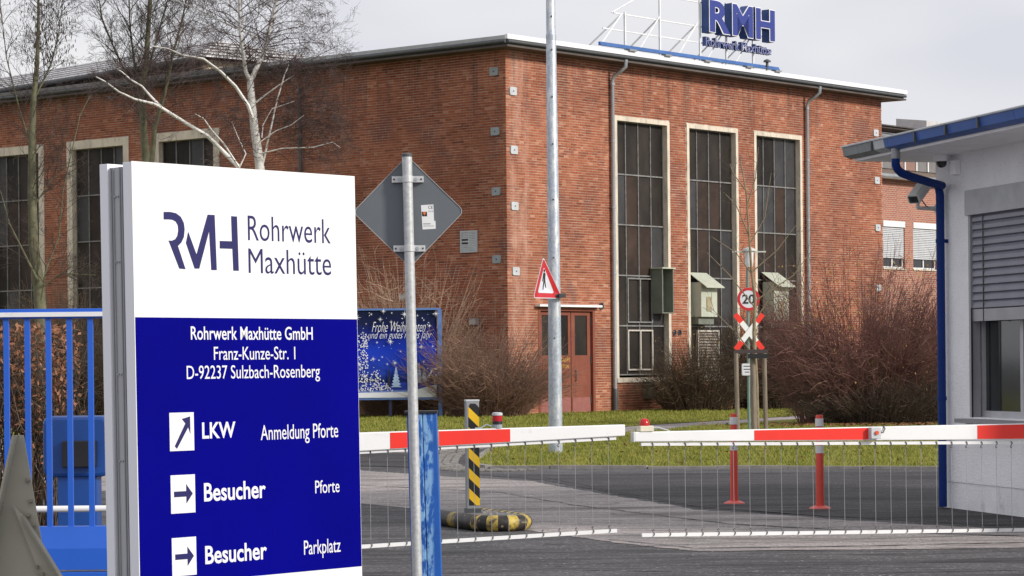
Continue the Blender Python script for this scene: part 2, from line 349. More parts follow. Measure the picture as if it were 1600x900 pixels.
# ------------------------------------------------------------------ brick building
C0 = Vector((-.12, 82.05, 0)); DR = (.6417, .7669); NR = (.7669, -.6417); DL = (-.7669, .6417); NL = (-.6417, -.7669)
FR_ = Fr(C0, DR, (-NR[0], -NR[1])); FL_ = Fr(C0, DL, (-NL[0], -NL[1]))
fac = thing('factory_building', 'large red brick factory hall with tall steel windows and flat roof', 'building', C0)
EAVE = 11.66
winR = [(5.59+4.08*i, 8.67+4.08*i, 1.0, 9.87) for i in range(3)]
winL = [(13.05+4.7*i, 16.45+4.7*i, 1.0, 9.97) for i in range(4)]
openR = winR+[(1.5, 4.45, -1, 3.46)]
SR, SL = 22.35, 36.0
def cuts(fr, s1, ops, name):
    """mortar backing: the wall sheet with its openings, reveals and thickness"""
    xs = sorted({0, s1, *[o_[0] for o_ in ops], *[o_[1] for o_ in ops]}); zs = sorted({-.2, EAVE+.25, *[max(o_[2], -.2) for o_ in ops], *[o_[3] for o_ in ops]})
    mb = MB(fr)
    for a, b in zip(xs, xs[1:]):
        for c_, d in zip(zs, zs[1:]):
            m_ = ((a+b)/2, (c_+d)/2)
            if any(o_[0] < m_[0] < o_[1] and o_[2] < m_[1] < o_[3] for o_ in ops): continue
            mb.add([(a, 0, c_), (b, 0, c_), (b, 0, d), (a, 0, d)], [(0, 1, 2, 3)])
    for a, b, c_, d in ops:
        mb.add([(a, 0, c_), (a, .5, c_), (a, .5, d), (a, 0, d)], [(0, 1, 2, 3)]).add([(b, 0, c_), (b, 0, d), (b, .5, d), (b, .5, c_)], [(0, 1, 2, 3)])
        mb.add([(a, 0, d), (a, .5, d), (b, .5, d), (b, 0, d)], [(0, 1, 2, 3)]).add([(a, 0, c_), (b, 0, c_), (b, .5, c_), (a, .5, c_)], [(0, 1, 2, 3)])
    return obj(name, mb, MORTAR, fac)
cuts(FR_, SR, openR, 'wall'); cuts(FL_, SL, winL, 'wall')
BW, BH, JT, CO = .24, .0695, .0135, .0833
def courses(fr, s1, ops, seed):
    rnd = random.Random(seed); out = []
    nz_ = int((EAVE+.1)/CO)
    for k in range(nz_):
        z0 = k*CO; z1 = z0+BH; s_ = 0; hdr = k % 2
        first = True
        while s_ < s1:
            if k % 2 == 0: L_ = BW if not first else .115
            else: L_ = BW
            if rnd.random() < .12: L_ = .115
            first = False; e = min(s_+L_, s1); a, b = s_, e; s_ += L_+JT
            segs = [(a, b)]
            for o_ in ops:
                if z1 > o_[2] and z0 < o_[3]:
                    ns = []
                    for p, q in segs:
                        if q <= o_[0] or p >= o_[1]: ns.append((p, q)); continue
                        if p < o_[0]-.03: ns.append((p, o_[0]-.004))
                        if q > o_[1]+.03: ns.append((o_[1]+.004, q))
                    segs = ns
            for p, q in segs:
                if q-p > .03: out.append((p, q, z0, z1, .007+rnd.uniform(-.002, .004)))
    return out
cand = []
allb = []
for fr, s1, ops, seed in ((FR_, SR, openR, 3), (FL_, SL, winL, 5)):
    for bk in courses(fr, s1, ops, seed):
        full = bk[1]-bk[0] > .235
        if full:
            px_, py_ = pix(fr((bk[0], 0, bk[2])))
            if fr is FL_ and 645 < px_ < 786 and 250 < py_ < 480 and not (715 < px_ < 752 and 352 < py_ < 402):
                q_ = pix(fr((bk[1], 0, bk[2]))); cand.append((-abs(q_[0]-px_)/(1+.0*py_)+.002*abs(py_-360), len(allb)))
        allb.append((fr, bk))
cand.sort(); chosen = {i for _, i in cand[:300]}
tmb = MB()
z0 = None
for i in sorted(chosen)[:1]: pass
unit = MB(Fr((0, 0, 0), DL, (-NL[0], -NL[1]))).box(0, BW, -.008, .02, 0, BH)
ume = mesh_of(unit, (0, 0, 0), BR, 0, 'brick')
for i in sorted(chosen):
    fr, bk = allb[i]; o = bpy.data.objects.new('brick', ume); COL.objects.link(o); o.parent = fac; o.location = fr((bk[0], -bk[4]+.008, bk[2]))-C0
for fr in (FR_, FL_):
    mb = MB(fr)
    for i, (f2, bk) in enumerate(allb):
        if f2 is fr and i not in chosen:
            a, b, c_, d, y = bk
            mb.add([(a, -y, c_), (b, -y, c_), (b, -y, d), (a, -y, d), (a, .01, c_), (b, .01, c_), (b, .01, d), (a, .01, d)],
                   [(0, 1, 2, 3), (0, 4, 5, 1), (1, 5, 6, 2), (2, 6, 7, 3), (3, 7, 4, 0)])
    obj('brickwork', mb, BR, fac, kind='stuff')
# back walls so that the hall is closed
obj('back_wall', MB(FR_).box(SR-.3, SR, .02, 36, 0, EAVE+.2).box(0, SR, 35.7, 36, 0, EAVE+.2), M('plain_brick', (.33, .13, .09), .9), fac)
# roof
def roofpoly(o_): return [(-o_, -o_), (SR+.85, -o_), (SR+.85, 36+o_), (-o_, 36+o_)]
obj('roof', MB(FR_).plan(roofpoly(.5), EAVE, EAVE+.28), M('roof_felt', (.16, .16, .16), .9), fac)
mb = MB(FR_)
mb.box(-.62, SR+.9, -.62, -.5, 11.83, 11.985)
obj('roof_edge', mb, FASCIA, fac, bevel=.01)
obj('roof_edge', MB(FR_).box(-.62, -.5, -.497, 10, 11.83, 11.96), M('grey_fascia', (.42, .43, .44), .5), fac, bevel=.01)
obj('roof_edge', MB(FR_).box(-.62, -.5, 10.004, 36.5, 11.83, 11.96), M('dark_fascia', (.16, .155, .15), .6, var=.3), fac, bevel=.01)
obj('soffit', MB(FR_).plan(roofpoly(.6), EAVE-.06, EAVE-.003), SOFF, fac)
def gutter(fr, pts, r=.075, name='gutter'): return obj(name, MB(fr).tube(pts, r, 10), DGREY, fac, smooth=1)
gutter(FR_, [(-.6, -.6, 11.76), (8, -.6, 11.765), (SR+.8, -.6, 11.75)], .055)
obj('gutter', MB(FR_).tube([(-.64, -.55, 11.76), (-.64, 36, 11.76)], .06, 10), DGREY, fac, smooth=1)
# windows of the right face
PANE = M('grimy_wired_glass', (.016, .014, .013), .5, col2=(.05, .04, .033), scale=.8, thr=(.35, .7), stretch=(1, 1, .6), spec=.15)
PANE2 = M('brown_grimy_glass', (.026, .019, .016), .5, col2=(.07, .045, .034), scale=.7, thr=(.35, .7), spec=.15)
PANE3 = M('dusty_glass', (.028, .027, .028), .4, col2=(.065, .063, .065), scale=1.1, spec=.3)
BARM = M('glazing_bar', (.20, .195, .19), .6, var=.35, scale=6)
def ring_frame(mb, a, b, c_, d, w_, y0, y1):
    mb.box(a, a+w_, y0, y1, c_, d).box(b-w_, b, y0, y1, c_, d).box(a+w_, b-w_, y0, y1, d-w_, d).box(a+w_, b-w_, y0, y1, c_, c_+w_)
rp_ = random.Random(11)
def hall_window(fr, a, b, c_, d, zs, wide=.14):
    mb = MB(fr); ring_frame(mb, a, b, c_, d, wide, -.03, .34)
    win = obj('window', mb, CONC, fac)
    obj('sill', MB(fr).box(a-.02, b+.02, -.07, .0, c_-.02, c_+.13), CONC, win)
    ia, ib = a+wide, b-wide; n = 4; st = (ib-ia)/n
    zz = [c_+wide+.1]+zs+[d-wide]
    for r_ in range(len(zz)-1):
        for k in range(n):
            obj('pane', MB(fr).box(ia+k*st+.012, ia+(k+1)*st-.012, .2+rp_.uniform(0, .006), .215, zz[r_]+.012, zz[r_+1]-.012), PANE2 if (k in (1, 2) and r_ in (2, 3) and rp_.random() < .75) else (PANE3 if rp_.random() < .25 else PANE), win)
    bm = MB(fr)
    for k in range(n+1): bm.box(ia+k*st-(.016 if k else 0), ia+k*st+(.016 if k < n else 0), .165, .225, zz[0], zz[-1])
    for z_ in zz: bm.box(ia, ib, .155, .2, z_-.022, z_+.022)
    obj('glazing_bars', bm, BARM, win)
    return win, ia, st, zz
TZ = [2.88, 4.57, 6.27, 7.96]
wR = [hall_window(FR_, *w_, TZ) for w_ in winR]
for w_ in winL: hall_window(FL_, *w_, TZ, .3)
# opening casements in the first window
win, ia, st, zz = wR[0]
PEEL = M('peeling_pale_paint', (.42, .38, .33), .8, col2=(.62, .58, .52), scale=9)
for (a, b, c_, d, m_) in ((ia+st, ia+3*st, 1.38, 2.75, PEEL), (ia+st, ia+3*st, 2.98, 4.5, BARM)):
    mb = MB(FR_); ring_frame(mb, a, b, c_, d, .05, .12, .165); mb.box((a+b)/2-.03, (a+b)/2+.03, .115, .163, c_, d); obj('casement', mb, m_, win)
# louvre panels low in windows 2 and 3
SLATM = M('rusty_louvre', (.17, .12, .09), .8, col2=(.32, .29, .25), scale=5)
for i in (1, 2):
    win, ia, st, zz = wR[i]
    a, b, c_, d = ia+st*.75, ia+st*2.6, 1.15, 2.75
    mb = MB(FR_); ring_frame(mb, a, b, c_, d, .06, .06, .15); lv = obj('louvre_frame', mb, PEEL if i == 1 else SLATM, win)
    for k in range(15):
        z_ = c_+.08+k*.098
        obj('louvre_slat', MB(FR_).add([(a+.06, .07, z_), (b-.06, .07, z_), (b-.06, .14, z_+.07), (a+.06, .14, z_+.07), (a+.06, .08, z_-.012), (b-.06, .08, z_-.012), (b-.06, .15, z_+.058), (a+.06, .15, z_+.058)], [(0, 1, 2, 3), (7, 6, 5, 4), (0, 4, 5, 1), (2, 6, 7, 3)]), SLATM, win)
# green ventilation boxes
GREEN = M('grey_green_sheet', (.13, .145, .115), .6, col2=(.19, .205, .165), scale=2)
GREENL = M('pale_green_sheet', (.42, .45, .36), .6, col2=(.52, .54, .44), scale=2); overlay(GREENL, (.25, .2, .14), 5, .6, .75)
b1 = MB(FR_).box(7.8, 8.45, -.3, .14, 3.3, 3.34).box(7.8, 7.84, -.3, .14, 3.34, 4.82).box(8.41, 8.45, -.3, .14, 3.34, 4.82).box(7.84, 8.41, .06, .14, 3.34, 4.82)
obj('vent_hood', b1, GREEN, fac, label='dark green open vent hood on the first window')
obj('hood_lid', MB(FR_).box(7.74, 8.5, -.36, .16, 4.82, 4.86), GREENL, fac)
for (s0, zt, zb, lab) in ((10.0, 4.5, 3.2, 'pale green vent box with sloped lid on the second window'), (14.45, 4.6, 3.1, 'pale green vent box with sloped lid on the third window')):
    vb = obj('vent_box', MB(FR_).box(s0, s0+.95, -.34, .15, zb, zt-.1), GREENL, fac, label=lab, bevel=.01)
    obj('box_lid', MB(FR_).add([(s0-.06, -.62, zt-.3), (s0+1.0, -.62, zt-.3), (s0+1.0, .15, zt+.22), (s0-.06, .15, zt+.22), (s0-.06, -.62, zt-.27), (s0+1.0, -.62, zt-.27), (s0+1.0, .15, zt+.25), (s0-.06, .15, zt+.25)], [(3, 2, 1, 0), (4, 5, 6, 7), (0, 1, 5, 4), (1, 2, 6, 5), (3, 0, 4, 7)]), GREENL, vb)
    obj('box_panel', MB(FR_).box(s0+.3, s0+.6, -.36, -.34, zb+.2, zb+.7), M('tan_patch', (.36, .30, .19), .8), vb)
    obj('box_bracket', MB(FR_).box(s0+.02, s0+.93, -.2, .1, zb-.25, zb-.003), GREEN, vb)
vb = obj('vent_box', MB(FR_).box(7.05, 7.6, -.22, 0, .42, 1.0), GREEN, fac, bevel=.01, label='small grey green box under the first window')
obj('box_grille', MB(FR_).box(7.32, 7.56, -.235, -.22, .47, .95), BLACK, vb)
# door
DOOR = M('red_brown_door_paint', (.20, .064, .043), .6, spec=.15, col2=(.26, .09, .06), scale=1.3); overlay(DOOR, (.16, .06, .045), 4, .6, .8)
DOORP = M('faded_pink_kick_plate', (.28, .10, .085), .6, var=.15)
df = MB(FR_); df.box(1.5, 1.62, -.02, .3, 0, 3.46).box(4.33, 4.45, -.02, .3, 0, 3.46).box(1.62, 4.33, -.02, .3, 3.34, 3.46)
door = obj('door', df, DOOR, fac)
obj('door_canopy', MB(FR_).box(1.35, 4.6, -.22, .0, 3.47, 3.54), FASCIA, door)
for a, b, wa, wb in ((1.63, 3.28, 1.8, 3.14), (3.31, 4.32, 3.5, 4.15)):
    mb = MB(FR_); mb.box(a, wa, .08, .14, .02, 3.33).box(wb, b, .08, .14, .02, 3.33).box(wa, wb, .08, .14, .02, 1.9).box(wa, wb, .08, .14, 3.2, 3.33)
    obj('door_leaf', mb, DOOR, door, bevel=.006)
    obj('door_pane', MB(FR_).box(wa, wb, .11, .125, 1.9, 3.2), PANE, door)
    obj('kick_plate', MB(FR_).box(a+.04, b-.04, .068, .08, .04, .52), DOORP, door)
obj('door_pane_bar', MB(FR_).box(2.42, 2.52, .075, .13, 1.9, 3.2), DOOR, door)
obj('door_handle', MB(FR_).tube([(3.5, .08, 1.05), (3.5, .03, 1.08), (3.5, .03, 1.38), (3.5, .08, 1.41)], .018, 8), DGREY, door)
mb = MB(FR_)
for z_ in (.45, 1.75, 3.0): mb.box(4.3, 4.34, .05, .075, z_-.14, z_+.14).box(1.6, 1.64, .05, .075, z_-.14, z_+.14)
obj('hinge', mb, DGREY, door)
YEL = M('yellow_lettering', (.75, .48, .06), .6)
text('lettering', 'DRUCKLUFT', FR_, 2.5, 3.22, 1.70, 1.82, YEL, door, .002, .078)
text('lettering', 'STATION', FR_, 2.62, 3.14, 1.48, 1.6, YEL, door, .002, .078)
# downpipes
for s_ in (5.38, 17.05):
    dp = obj('downpipe', MB(FR_).tube([(s_+.1, -.62, 11.68), (s_+.1, -.60, 11.45), (s_+.05, -.4, 11.28), (s_+.01, -.2, 11.18), (s_, -.12, 11.0), (s_, -.12, .75)], .065, 10), STEEL, fac, smooth=1)
    obj('pipe_foot', MB(FR_).tube([(s_, -.12, .78), (s_, -.12, .7), (s_, -.12, -.05)], [.07, .09, .09], 10), DGREY, dp, smooth=1)
    mb = MB(FR_)
    for z_ in (2.4, 4.6, 6.8, 9.0, 10.9): mb.tube([(s_, -.12, z_-.03), (s_, -.12, z_+.03)], .078, 10).box(s_-.02, s_+.02, -.06, 0, z_-.02, z_+.02)
    obj('pipe_clip', mb, STEEL, dp)
dp = obj('downpipe', MB(FL_).tube([(9.0, -.12, 11.05), (9.0, -.12, .4)], .065, 10), DGREY, fac, smooth=1)
# anchor plates
PLG = M('plate_grey', (.30, .34, .36), .6, var=.12)
PLL = M('plate_pale', (.50, .53, .55), .6, var=.12)
def rrect(a, b, c_, d, r, n=3):
    out = []
    for cx, cz, a0 in ((b-r, d-r, 0), (a+r, d-r, 90), (a+r, c_+r, 180), (b-r, c_+r, 270)):
        for i in range(n+1):
            t = math.radians(a0+90*i/n); out.append((cx+r*math.cos(t), cz+r*math.sin(t)))
    return out
for fr, m_, L_ in ((FR_, PLL, ((.33, 10.3), (.35, 8.43), (.36, 6.65), (.39, 4.58), (21.9, 10.31), (21.95, 8.5), (21.98, 6.7), (21.98, 4.4))), (FL_, PLG, ((.45, 10.93), (.43, 9.03), (.41, 7.12), (.41, 4.97)))):
    for s_, z_ in L_:
        p_ = obj('anchor_plate', MB(fr).prism(rrect(s_-.17, s_+.17, z_-.13, z_+.13, .05), -.05, .0), m_, fac)
        obj('bolt', MB(fr).disc((s_, z_), .02, -.065, -.05, 8), BLACK, p_)
# louvre vent, lamp boxes, holes
mb = MB(FL_); ring_frame(mb, 1.22, 1.92, 5.22, 5.92, .05, -.06, .0); lv = obj('wall_vent', mb, PLL, fac); mb = MB(FL_).box(1.55, 1.59, -.05, -.01, 5.27, 5.87)
obj('vent_post', mb, PLL, lv)
obj('vent_backing', MB(FL_).box(1.27, 1.87, -.012, -.009, 5.27, 5.87), BLACK, lv)
for k in range(11):
    z_ = 5.28+k*.054
    if k not in (4, 6): obj('vent_slat', MB(FL_).box(1.59, 1.87, -.045, -.02, z_, z_+.046), PLL, lv)
    obj('vent_slat', MB(FL_).box(1.27, 1.55, -.045, -.02, z_, z_+.046), PLL, lv)
for s_, z_ in ((1.32, 2.99), (4.35, 3.85)):
    lb = obj('wall_lamp', MB(FL_).box(s_-.13, s_+.13, -.22, 0, z_-.1, z_+.11), PLG, fac, bevel=.02)
    obj('lamp_cover', MB(FL_).box(s_-.1, s_+.1, -.235, -.22, z_-.08, z_+.06), PLL, lb)
for s_, z_ in ((4.8, 3.52), (8.86, 2.66), (9.16, 2.66)):
    obj('vent_hole', MB(FR_).disc((s_, z_), .1 if s_ < 5 else .085, -.012, .0, 16), BLACK, fac)
    obj('vent_pipe', MB(FR_).ring((s_, z_), .1 if s_ < 5 else .085, .12 if s_ < 5 else .105, -.03, 0), DGREY, fac)
obj('round_duct', MB(FL_).ring((2.9, 2.05), .28, .34, -.1, 0).disc((2.9, 2.05), .28, -.03, 0, 24), PLG, fac, label='round grey vent ring behind the bush')

# ------------------------------------------------------------------ lettering on the roof
FS = Fr(FR_((0, -.2, 0)), DR, (-NR[0], -NR[1]))
rs = thing('roof_sign', 'blue three letter roof sign with white outlines on a steel frame', 'sign', FS((9, 0, 11.98)))
LB = M('sign_blue', (.022, .04, .24), .4, var=.08); LBS = M('sign_side_blue', (.02, .06, .22), .45); LO = M('outline_white', (.82, .82, .85), .4)
RAIL = M('rail_blue', (.05, .14, .38), .5, var=.2)
for ch, a, b in (('R', 10.36, 11.62), ('M', 11.74, 13.03), ('H', 13.17, 14.4)):
    zt = 14.2 if ch != 'R' else 14.2
    L1 = text('letter', ch, FS, a, b, 13.05, zt, LBS, rs, .32, 0, .05)
    text('letter_outline', ch, FS, a, b, 13.05, zt, LO, L1, .012, -.322, .05)
    text('letter_face', ch, FS, a+.028, b-.028, 13.078, zt-.028, LB, L1, .01, -.336, .03)
L1 = text('lettering', 'Rohrwerk Maxhütte', FS, 10.4, 14.4, 12.6, 12.92, LBS, rs, .16, 0, .012)
text('lettering_outline', 'Rohrwerk Maxhütte', FS, 10.4, 14.4, 12.6, 12.92, LO, L1, .006, -.162, .014)
text('lettering_face', 'Rohrwerk Maxhütte', FS, 10.41, 14.39, 12.61, 12.91, LB, L1, .006, -.17, -.006)
obj('base_rail', MB(FS).box(4.1, 14.5, -.42, -.34, 12.04, 12.16).box(4.1, 14.5, -.46, -.42, 12.04, 12.09), RAIL, rs)
obj('rail_foot', MB(FS).box(5.6, 6.0, -.5, -.28, 11.98, 12.04), ZINC, rs)
for s_ in (7.6, 9.9, 12.4, 14.2): obj('rail_foot', MB(FS).box(s_, s_+.35, -.5, -.28, 11.98, 12.04), ZINC, rs)
obj('roof_vent', MB(FS).tube([(13.7, -.45, 12.0), (13.7, -.45, 12.28)], .05, 8).lathe((13.7, -.45, 12.28), [(.14, 0), (.12, .06), (.03, .1)], 12), DGREY, rs)
SW = M('white_steel', (.78, .79, .80), .45)
for s_ in (6.05, 8.0, 10.33, 11.9, 13.55):
    zt = {6.05: 13.35, 8.0: 14.9}.get(s_, 14.25)
    obj('post', MB(FS).box(s_-.03, s_+.03, .02, .08, 11.98, zt), SW, rs)
for s_ in (5.6, 7.7, 9.9, 11.6, 13.3):
    h_ = 13.3 if s_ < 6 else 13.4
    dz = h_-11.98
    obj('brace', MB(FS).tube([(s_-1.1+1.0, 1.6, 11.98), (s_+.35, .08, h_)], .03, 6), SW, rs)
    obj('brace', MB(FS).tube([(s_-1.05, .05, 11.98), (s_+.3, .05, h_)], .028, 6), SW, rs)
for z0_, z1_, a in ((12.72, 12.72, 4.9), (13.28, 13.28, 5.5)): obj('cross_rail', MB(FS).box(a, 14.4, .08, .12, z0_-.02, z0_+.02), SW, rs)
obj('cross_rail', MB(FS).box(8.0, 14.4, .08, .12, 14.1, 14.14), SW, rs)
obj('cross_rail', MB(FS).tube([(5.4, .1, 13.28), (8.0, .1, 14.45)], .02, 6), SW, rs)

# ------------------------------------------------------------------ building behind with striped roof
DA = Vector((-.667, .745)); DP = Vector((.745, .667))
E0 = at(310, 88, 94); A0 = at(345, 63, 98.5)
hb = thing('attic_building', 'dark brick building with a striped hip roof behind the factory hall', 'building', (E0[0], E0[1], 0))
STR = M('pale_roof_strip', (.80, .79, .80), .7, var=.15, scale=2); DKW = M('dark_clad_wall', (.085, .065, .06), .85, var=.35, scale=1.5); BEI = M('beige_render', (.48, .40, .28), .85, var=.15, scale=1.5)
def add3(p, d, t, z=0): return Vector((p[0]+d[0]*t, p[1]+d[1]*t, p[2]+z))
E1 = add3(E0, DA, 26); A1 = add3(A0, DA, 26); E2 = add3(E0, DP, 9)
obj('roof_deck', MB().add([E0, E1, A1, A0, E2, add3(E2, DA, 26)], [(1, 0, 3, 2), (0, 4, 3), (3, 4, 5, 2)]), DKW, hb)
n = 6
for k in range(n):
    t0, t1 = (k+.05)/n, (k+.58)/n
    for (a, b, c_, d) in ((E0, E1, A1, A0), (E2, E0, A0, A0)):
        p0, p1, p2, p3 = a.lerp(d, t0), b.lerp(c_, t0), b.lerp(c_, t1), a.lerp(d, t1)
        u = Vector((0, 0, .03)); u2 = Vector((0, 0, .045))
        q = [p0+u2, p1+u2, p2+u, p3+u]
        obj('roof_strip', MB().add(q+[x-Vector((0, 0, .03)) for x in q], [(0, 1, 2, 3)[::-1], (0, 1, 5, 4), (2, 3, 7, 6), (3, 2, 1, 0)]), STR, hb)
iw = .5
Wc = E0+Vector((DA[0]*iw+DP[0]*iw, DA[1]*iw+DP[1]*iw, 0))
for d_, m_, ln in ((DA, DKW, 25), (DP, BEI, 8)):
    q = add3(Wc, d_, ln); nn = DP if d_ is DA else DA
    zt = E0[2]-.02
    obj('wall', MB().add([(Wc[0], Wc[1], 0), (q[0], q[1], 0), (q[0], q[1], zt), (Wc[0], Wc[1], zt)]+[(p[0]+nn[0]*.3, p[1]+nn[1]*.3, z_) for p, z_ in ((Wc, 0), (q, 0), (q, zt), (Wc, zt))], [(0, 1, 2, 3), (7, 6, 5, 4), (3, 2, 6, 7), (0, 4, 5, 1), (1, 5, 6, 2), (0, 3, 7, 4)]), m_, hb)
obj('eave_gutter', MB().tube([add3(E0, DA, -.2, -.08), add3(E1, DA, 0, -.08)], .09, 8), DGREY, hb)

# ------------------------------------------------------------------ office wing to the right
FW = Fr(FR_((0, 4, 0)), DR, (-NR[0], -NR[1]))
ow = thing('office_wing', 'lower brick wing with white roller blinds behind the bush', 'building', FW((29, 0, 0)))
WB = bpy.data.materials.new('wing_brick'); WB.use_nodes = True; N, L, b = node_col(WB)
t = N.new('ShaderNodeTexCoord'); mpn = N.new('ShaderNodeMapping'); mpn.inputs['Rotation'].default_value = (math.radians(90), 0, 0)
bt = N.new('ShaderNodeTexBrick'); bt.inputs['Scale'].default_value = 1; bt.inputs['Brick Width'].default_value = .25; bt.inputs['Row Height'].default_value = .0833; bt.inputs['Mortar Size'].default_value = .012
bt.inputs['Color1'].default_value = (.42, .15, .09, 1); bt.inputs['Color2'].default_value = (.31, .10, .065, 1); bt.inputs['Mortar'].default_value = (.42, .33, .27, 1)
sxyz = N.new('ShaderNodeSeparateXYZ'); cxyz = N.new('ShaderNodeCombineXYZ'); m1 = N.new('ShaderNodeMath'); m1.operation = 'MULTIPLY'; m1.inputs[1].default_value = 1/.6417
L.new(t.outputs['Object'], sxyz.inputs[0]); L.new(sxyz.outputs[0], m1.inputs[0]); L.new(m1.outputs[0], cxyz.inputs[0]); L.new(sxyz.outputs[2], cxyz.inputs[1]); L.new(cxyz.outputs[0], bt.inputs['Vector'])
L.new(bt.outputs['Color'], b.inputs['Base Color']); b.inputs['Roughness'].default_value = .9
wwin = [(28.85+2.37*i, 30.55+2.37*i+(.25 if i else 0), 5.45, 7.4) for i in range(3)]
xs = sorted({23.3, 42, *[w_[0] for w_ in wwin], *[w_[1] for w_ in wwin]}); mb = MB(FW)
for a, b_ in zip(xs, xs[1:]):
    if any(abs(a-w_[0]) < 1e-6 for w_ in wwin): mb.box(a, b_, 0, .3, 0, 5.45).box(a, b_, 0, .3, 7.4, 9.1)
    else: mb.box(a, b_, 0, .3, 0, 9.1)
obj('wall', mb, WB, ow)
UPVC = M('white_window_frame', (.78, .78, .78), .4, var=.04); BLND = M('silver_blind', (.55, .56, .57), .5, var=.1)
DGL = M('dark_glass', (.02, .024, .025), .08, var=.3, spec=.7)
for a, b_, c_, d in wwin:
    mb = MB(FW); ring_frame(mb, a, b_, c_, d, .07, .1, .18); mb.box((a+b_)/2-.04, (a+b_)/2+.04, .1, .18, c_+.07, d-.07); wn = obj('window', mb, UPVC, ow)
    obj('pane', MB(FW).box(a+.07, b_-.07, .14, .15, c_+.07, d-.07), DGL, wn)
    obj('blind_box', MB(FW).box(a, b_, -.03, .09, d-.24, d), UPVC, wn)
    obj('window_sill', MB(FW).box(a-.05, b_+.05, -.06, .1, c_-.06, c_), CONC, wn)
    for k in range(17):
        z_ = c_+.42+k*.075
        obj('blind_slat', MB(FW).add([(a+.02, .02, z_), (b_-.02, .02, z_), (b_-.02, .06, z_+.068), (a+.02, .06, z_+.068)], [(0, 1, 2, 3)]), BLND, wn)
obj('gutter', MB(FW).tube([(22.9, -.35, 9.2), (42, -.35, 9.2)], .12, 10), ZINC, ow, smooth=1)
obj('lower_roof', MB(FW).add([(22.9, -.45, 9.16), (42, -.45, 9.16), (42, 1.5, 9.75), (22.9, 1.5, 9.75), (22.9, -.45, 9.1), (42, -.45, 9.1), (42, 1.5, 9.1), (22.9, 1.5, 9.1)], [(0, 1, 2, 3), (4, 7, 6, 5), (0, 4, 5, 1), (0, 3, 7, 4), (1, 5, 6, 2)]), M('weathered_roof', (.14, .12, .11), .85, col2=(.26, .19, .14), scale=3), ow)
obj('wall', MB(FW).box(23.3, 42, 1.5, 1.8, 9.1, 11.27), M('overhang_shade_wall', (.05, .045, .045), .9), ow)  # shade under the upper roof overhang painted in as a near-black wall colour
PNA = M('grey_panel', (.20, .19, .19), .6); PNB = M('red_brown_panel', (.27, .16, .13), .7)
for k in range(12):
    a = 27.2+k*.95
    obj('wall_panel', MB(FW).box(a+.06, a+.89, 1.42, 1.5, 9.76, 10.95), PNB if k in (5, 6, 9) else PNA, ow)
    obj('panel_post', MB(FW).box(a-.045, a+.045, 1.36, 1.5, 9.76, 10.95), UPVC, ow)
obj('upper_gutter', MB(FW).tube([(22.9, .6, 11.0), (42, .6, 11.0)], .09, 10), ZINC, ow, smooth=1)
obj('upper_soffit', MB(FW).box(22.9, 42, .3, 1.5, 11.28, 11.34), SOFF, ow)
SH = M('weathered_shingle', (.06, .055, .055), .9, col2=(.14, .125, .12), scale=4, stretch=(1, 1, 4))
for k in range(7):
    y0 = .2+k*.7; z_ = 11.36+k*.095
    obj('roof_course', MB(FW).box(22.9, 42, y0, y0+.78, z_, z_+.05), SH, ow)
obj('roof_box', MB(FW).add([(32.9, .3, 11.45), (37.5, .3, 11.45), (37.5, 1.8, 11.6), (32.9, 1.8, 11.6), (32.9, .3, 11.8), (37.5, .3, 11.8), (37.5, 1.8, 11.98), (32.9, 1.8, 11.98)], [(3, 2, 1, 0), (4, 5, 6, 7), (0, 1, 5, 4), (1, 2, 6, 5), (2, 3, 7, 6), (3, 0, 4, 7)]), M('pale_box', (.55, .52, .52), .7), ow)

# ------------------------------------------------------------------ guardhouse
GW = Fr((4.76, 29.0, 0), (.243, -.97), (.97, .243))       # x runs along the wall towards the camera, y into the house
gh = thing('guardhouse', 'white rendered guardhouse with blue gutter at the right edge', 'building', (4.76, 29, 0))
REN = M('white_render', (.90, .90, .92), .9, var=.05, scale=2, bump=.6, bscale=60); overlay(REN, (.45, .45, .47), 45, .62, .8, detail=2)
PLI = M('grey_plinth', (.80, .80, .82), .85, var=.12, scale=2, bump=.4, bscale=40); overlay(PLI, (.3, .29, .28), 3, .55, .75, (1, 1, .6))
GBLUE = M('gutter_blue', (.03, .10, .36), .4, var=.12, scale=3); overlay(GBLUE, (.18, .25, .42), 14, .66, .74)
PBLUE = M('pipe_blue', (.003, .028, .17), .5, spec=.2, var=.12, scale=3)
wa, wb, wc_, wd = .86, 3.4, 1.02, 3.48
mb = MB(GW); mb.box(0, wa, 0, .3, .3, 3.9).box(wb, 6, 0, .3, .3, 3.9).box(wa, wb, 0, .3, .3, wc_).box(wa, wb, 0, .3, wd, 3.9)
mb.box(0, .3, .3, 6, .3, 3.9).box(5.7, 6, .3, 6, .3, 3.9).box(.3, 5.7, 5.7, 6, .3, 3.9)
obj('wall', mb, REN, gh)
obj('plinth', MB(GW).box(.012, 6, .012, 6, -.05, .3), PLI, gh)
obj('floor_slab', MB(GW).box(.3, 5.7, .3, 5.7, .3, .35), PLI, gh)
SOFW = M('white_soffit', (.90, .89, .90), .8, var=.06)
obj('soffit', MB(GW).box(-.55, 6.5, -.75, 6.5, 3.9, 3.93), SOFW, gh)
obj('roof', MB(GW).add([(-.6, -.8, 4.0), (6.6, -.8, 4.0), (6.6, 6.6, 4.0), (-.6, 6.6, 4.0), (-.6, -.8, 4.045), (6.6, -.8, 4.045), (3, 3, 4.5)], [(3, 2, 1, 0), (0, 1, 5, 4), (4, 5, 6), (5, 2, 6), (2, 3, 6), (3, 4, 6)]), M('dark_roof_felt', (.04, .035, .035), .9, var=.4, scale=20), gh)
obj('roof_board', MB(GW).box(-.56, 6.5, -.74, 6.5, 3.932, 3.998), M('dark_board', (.05, .05, .05), .8), gh)
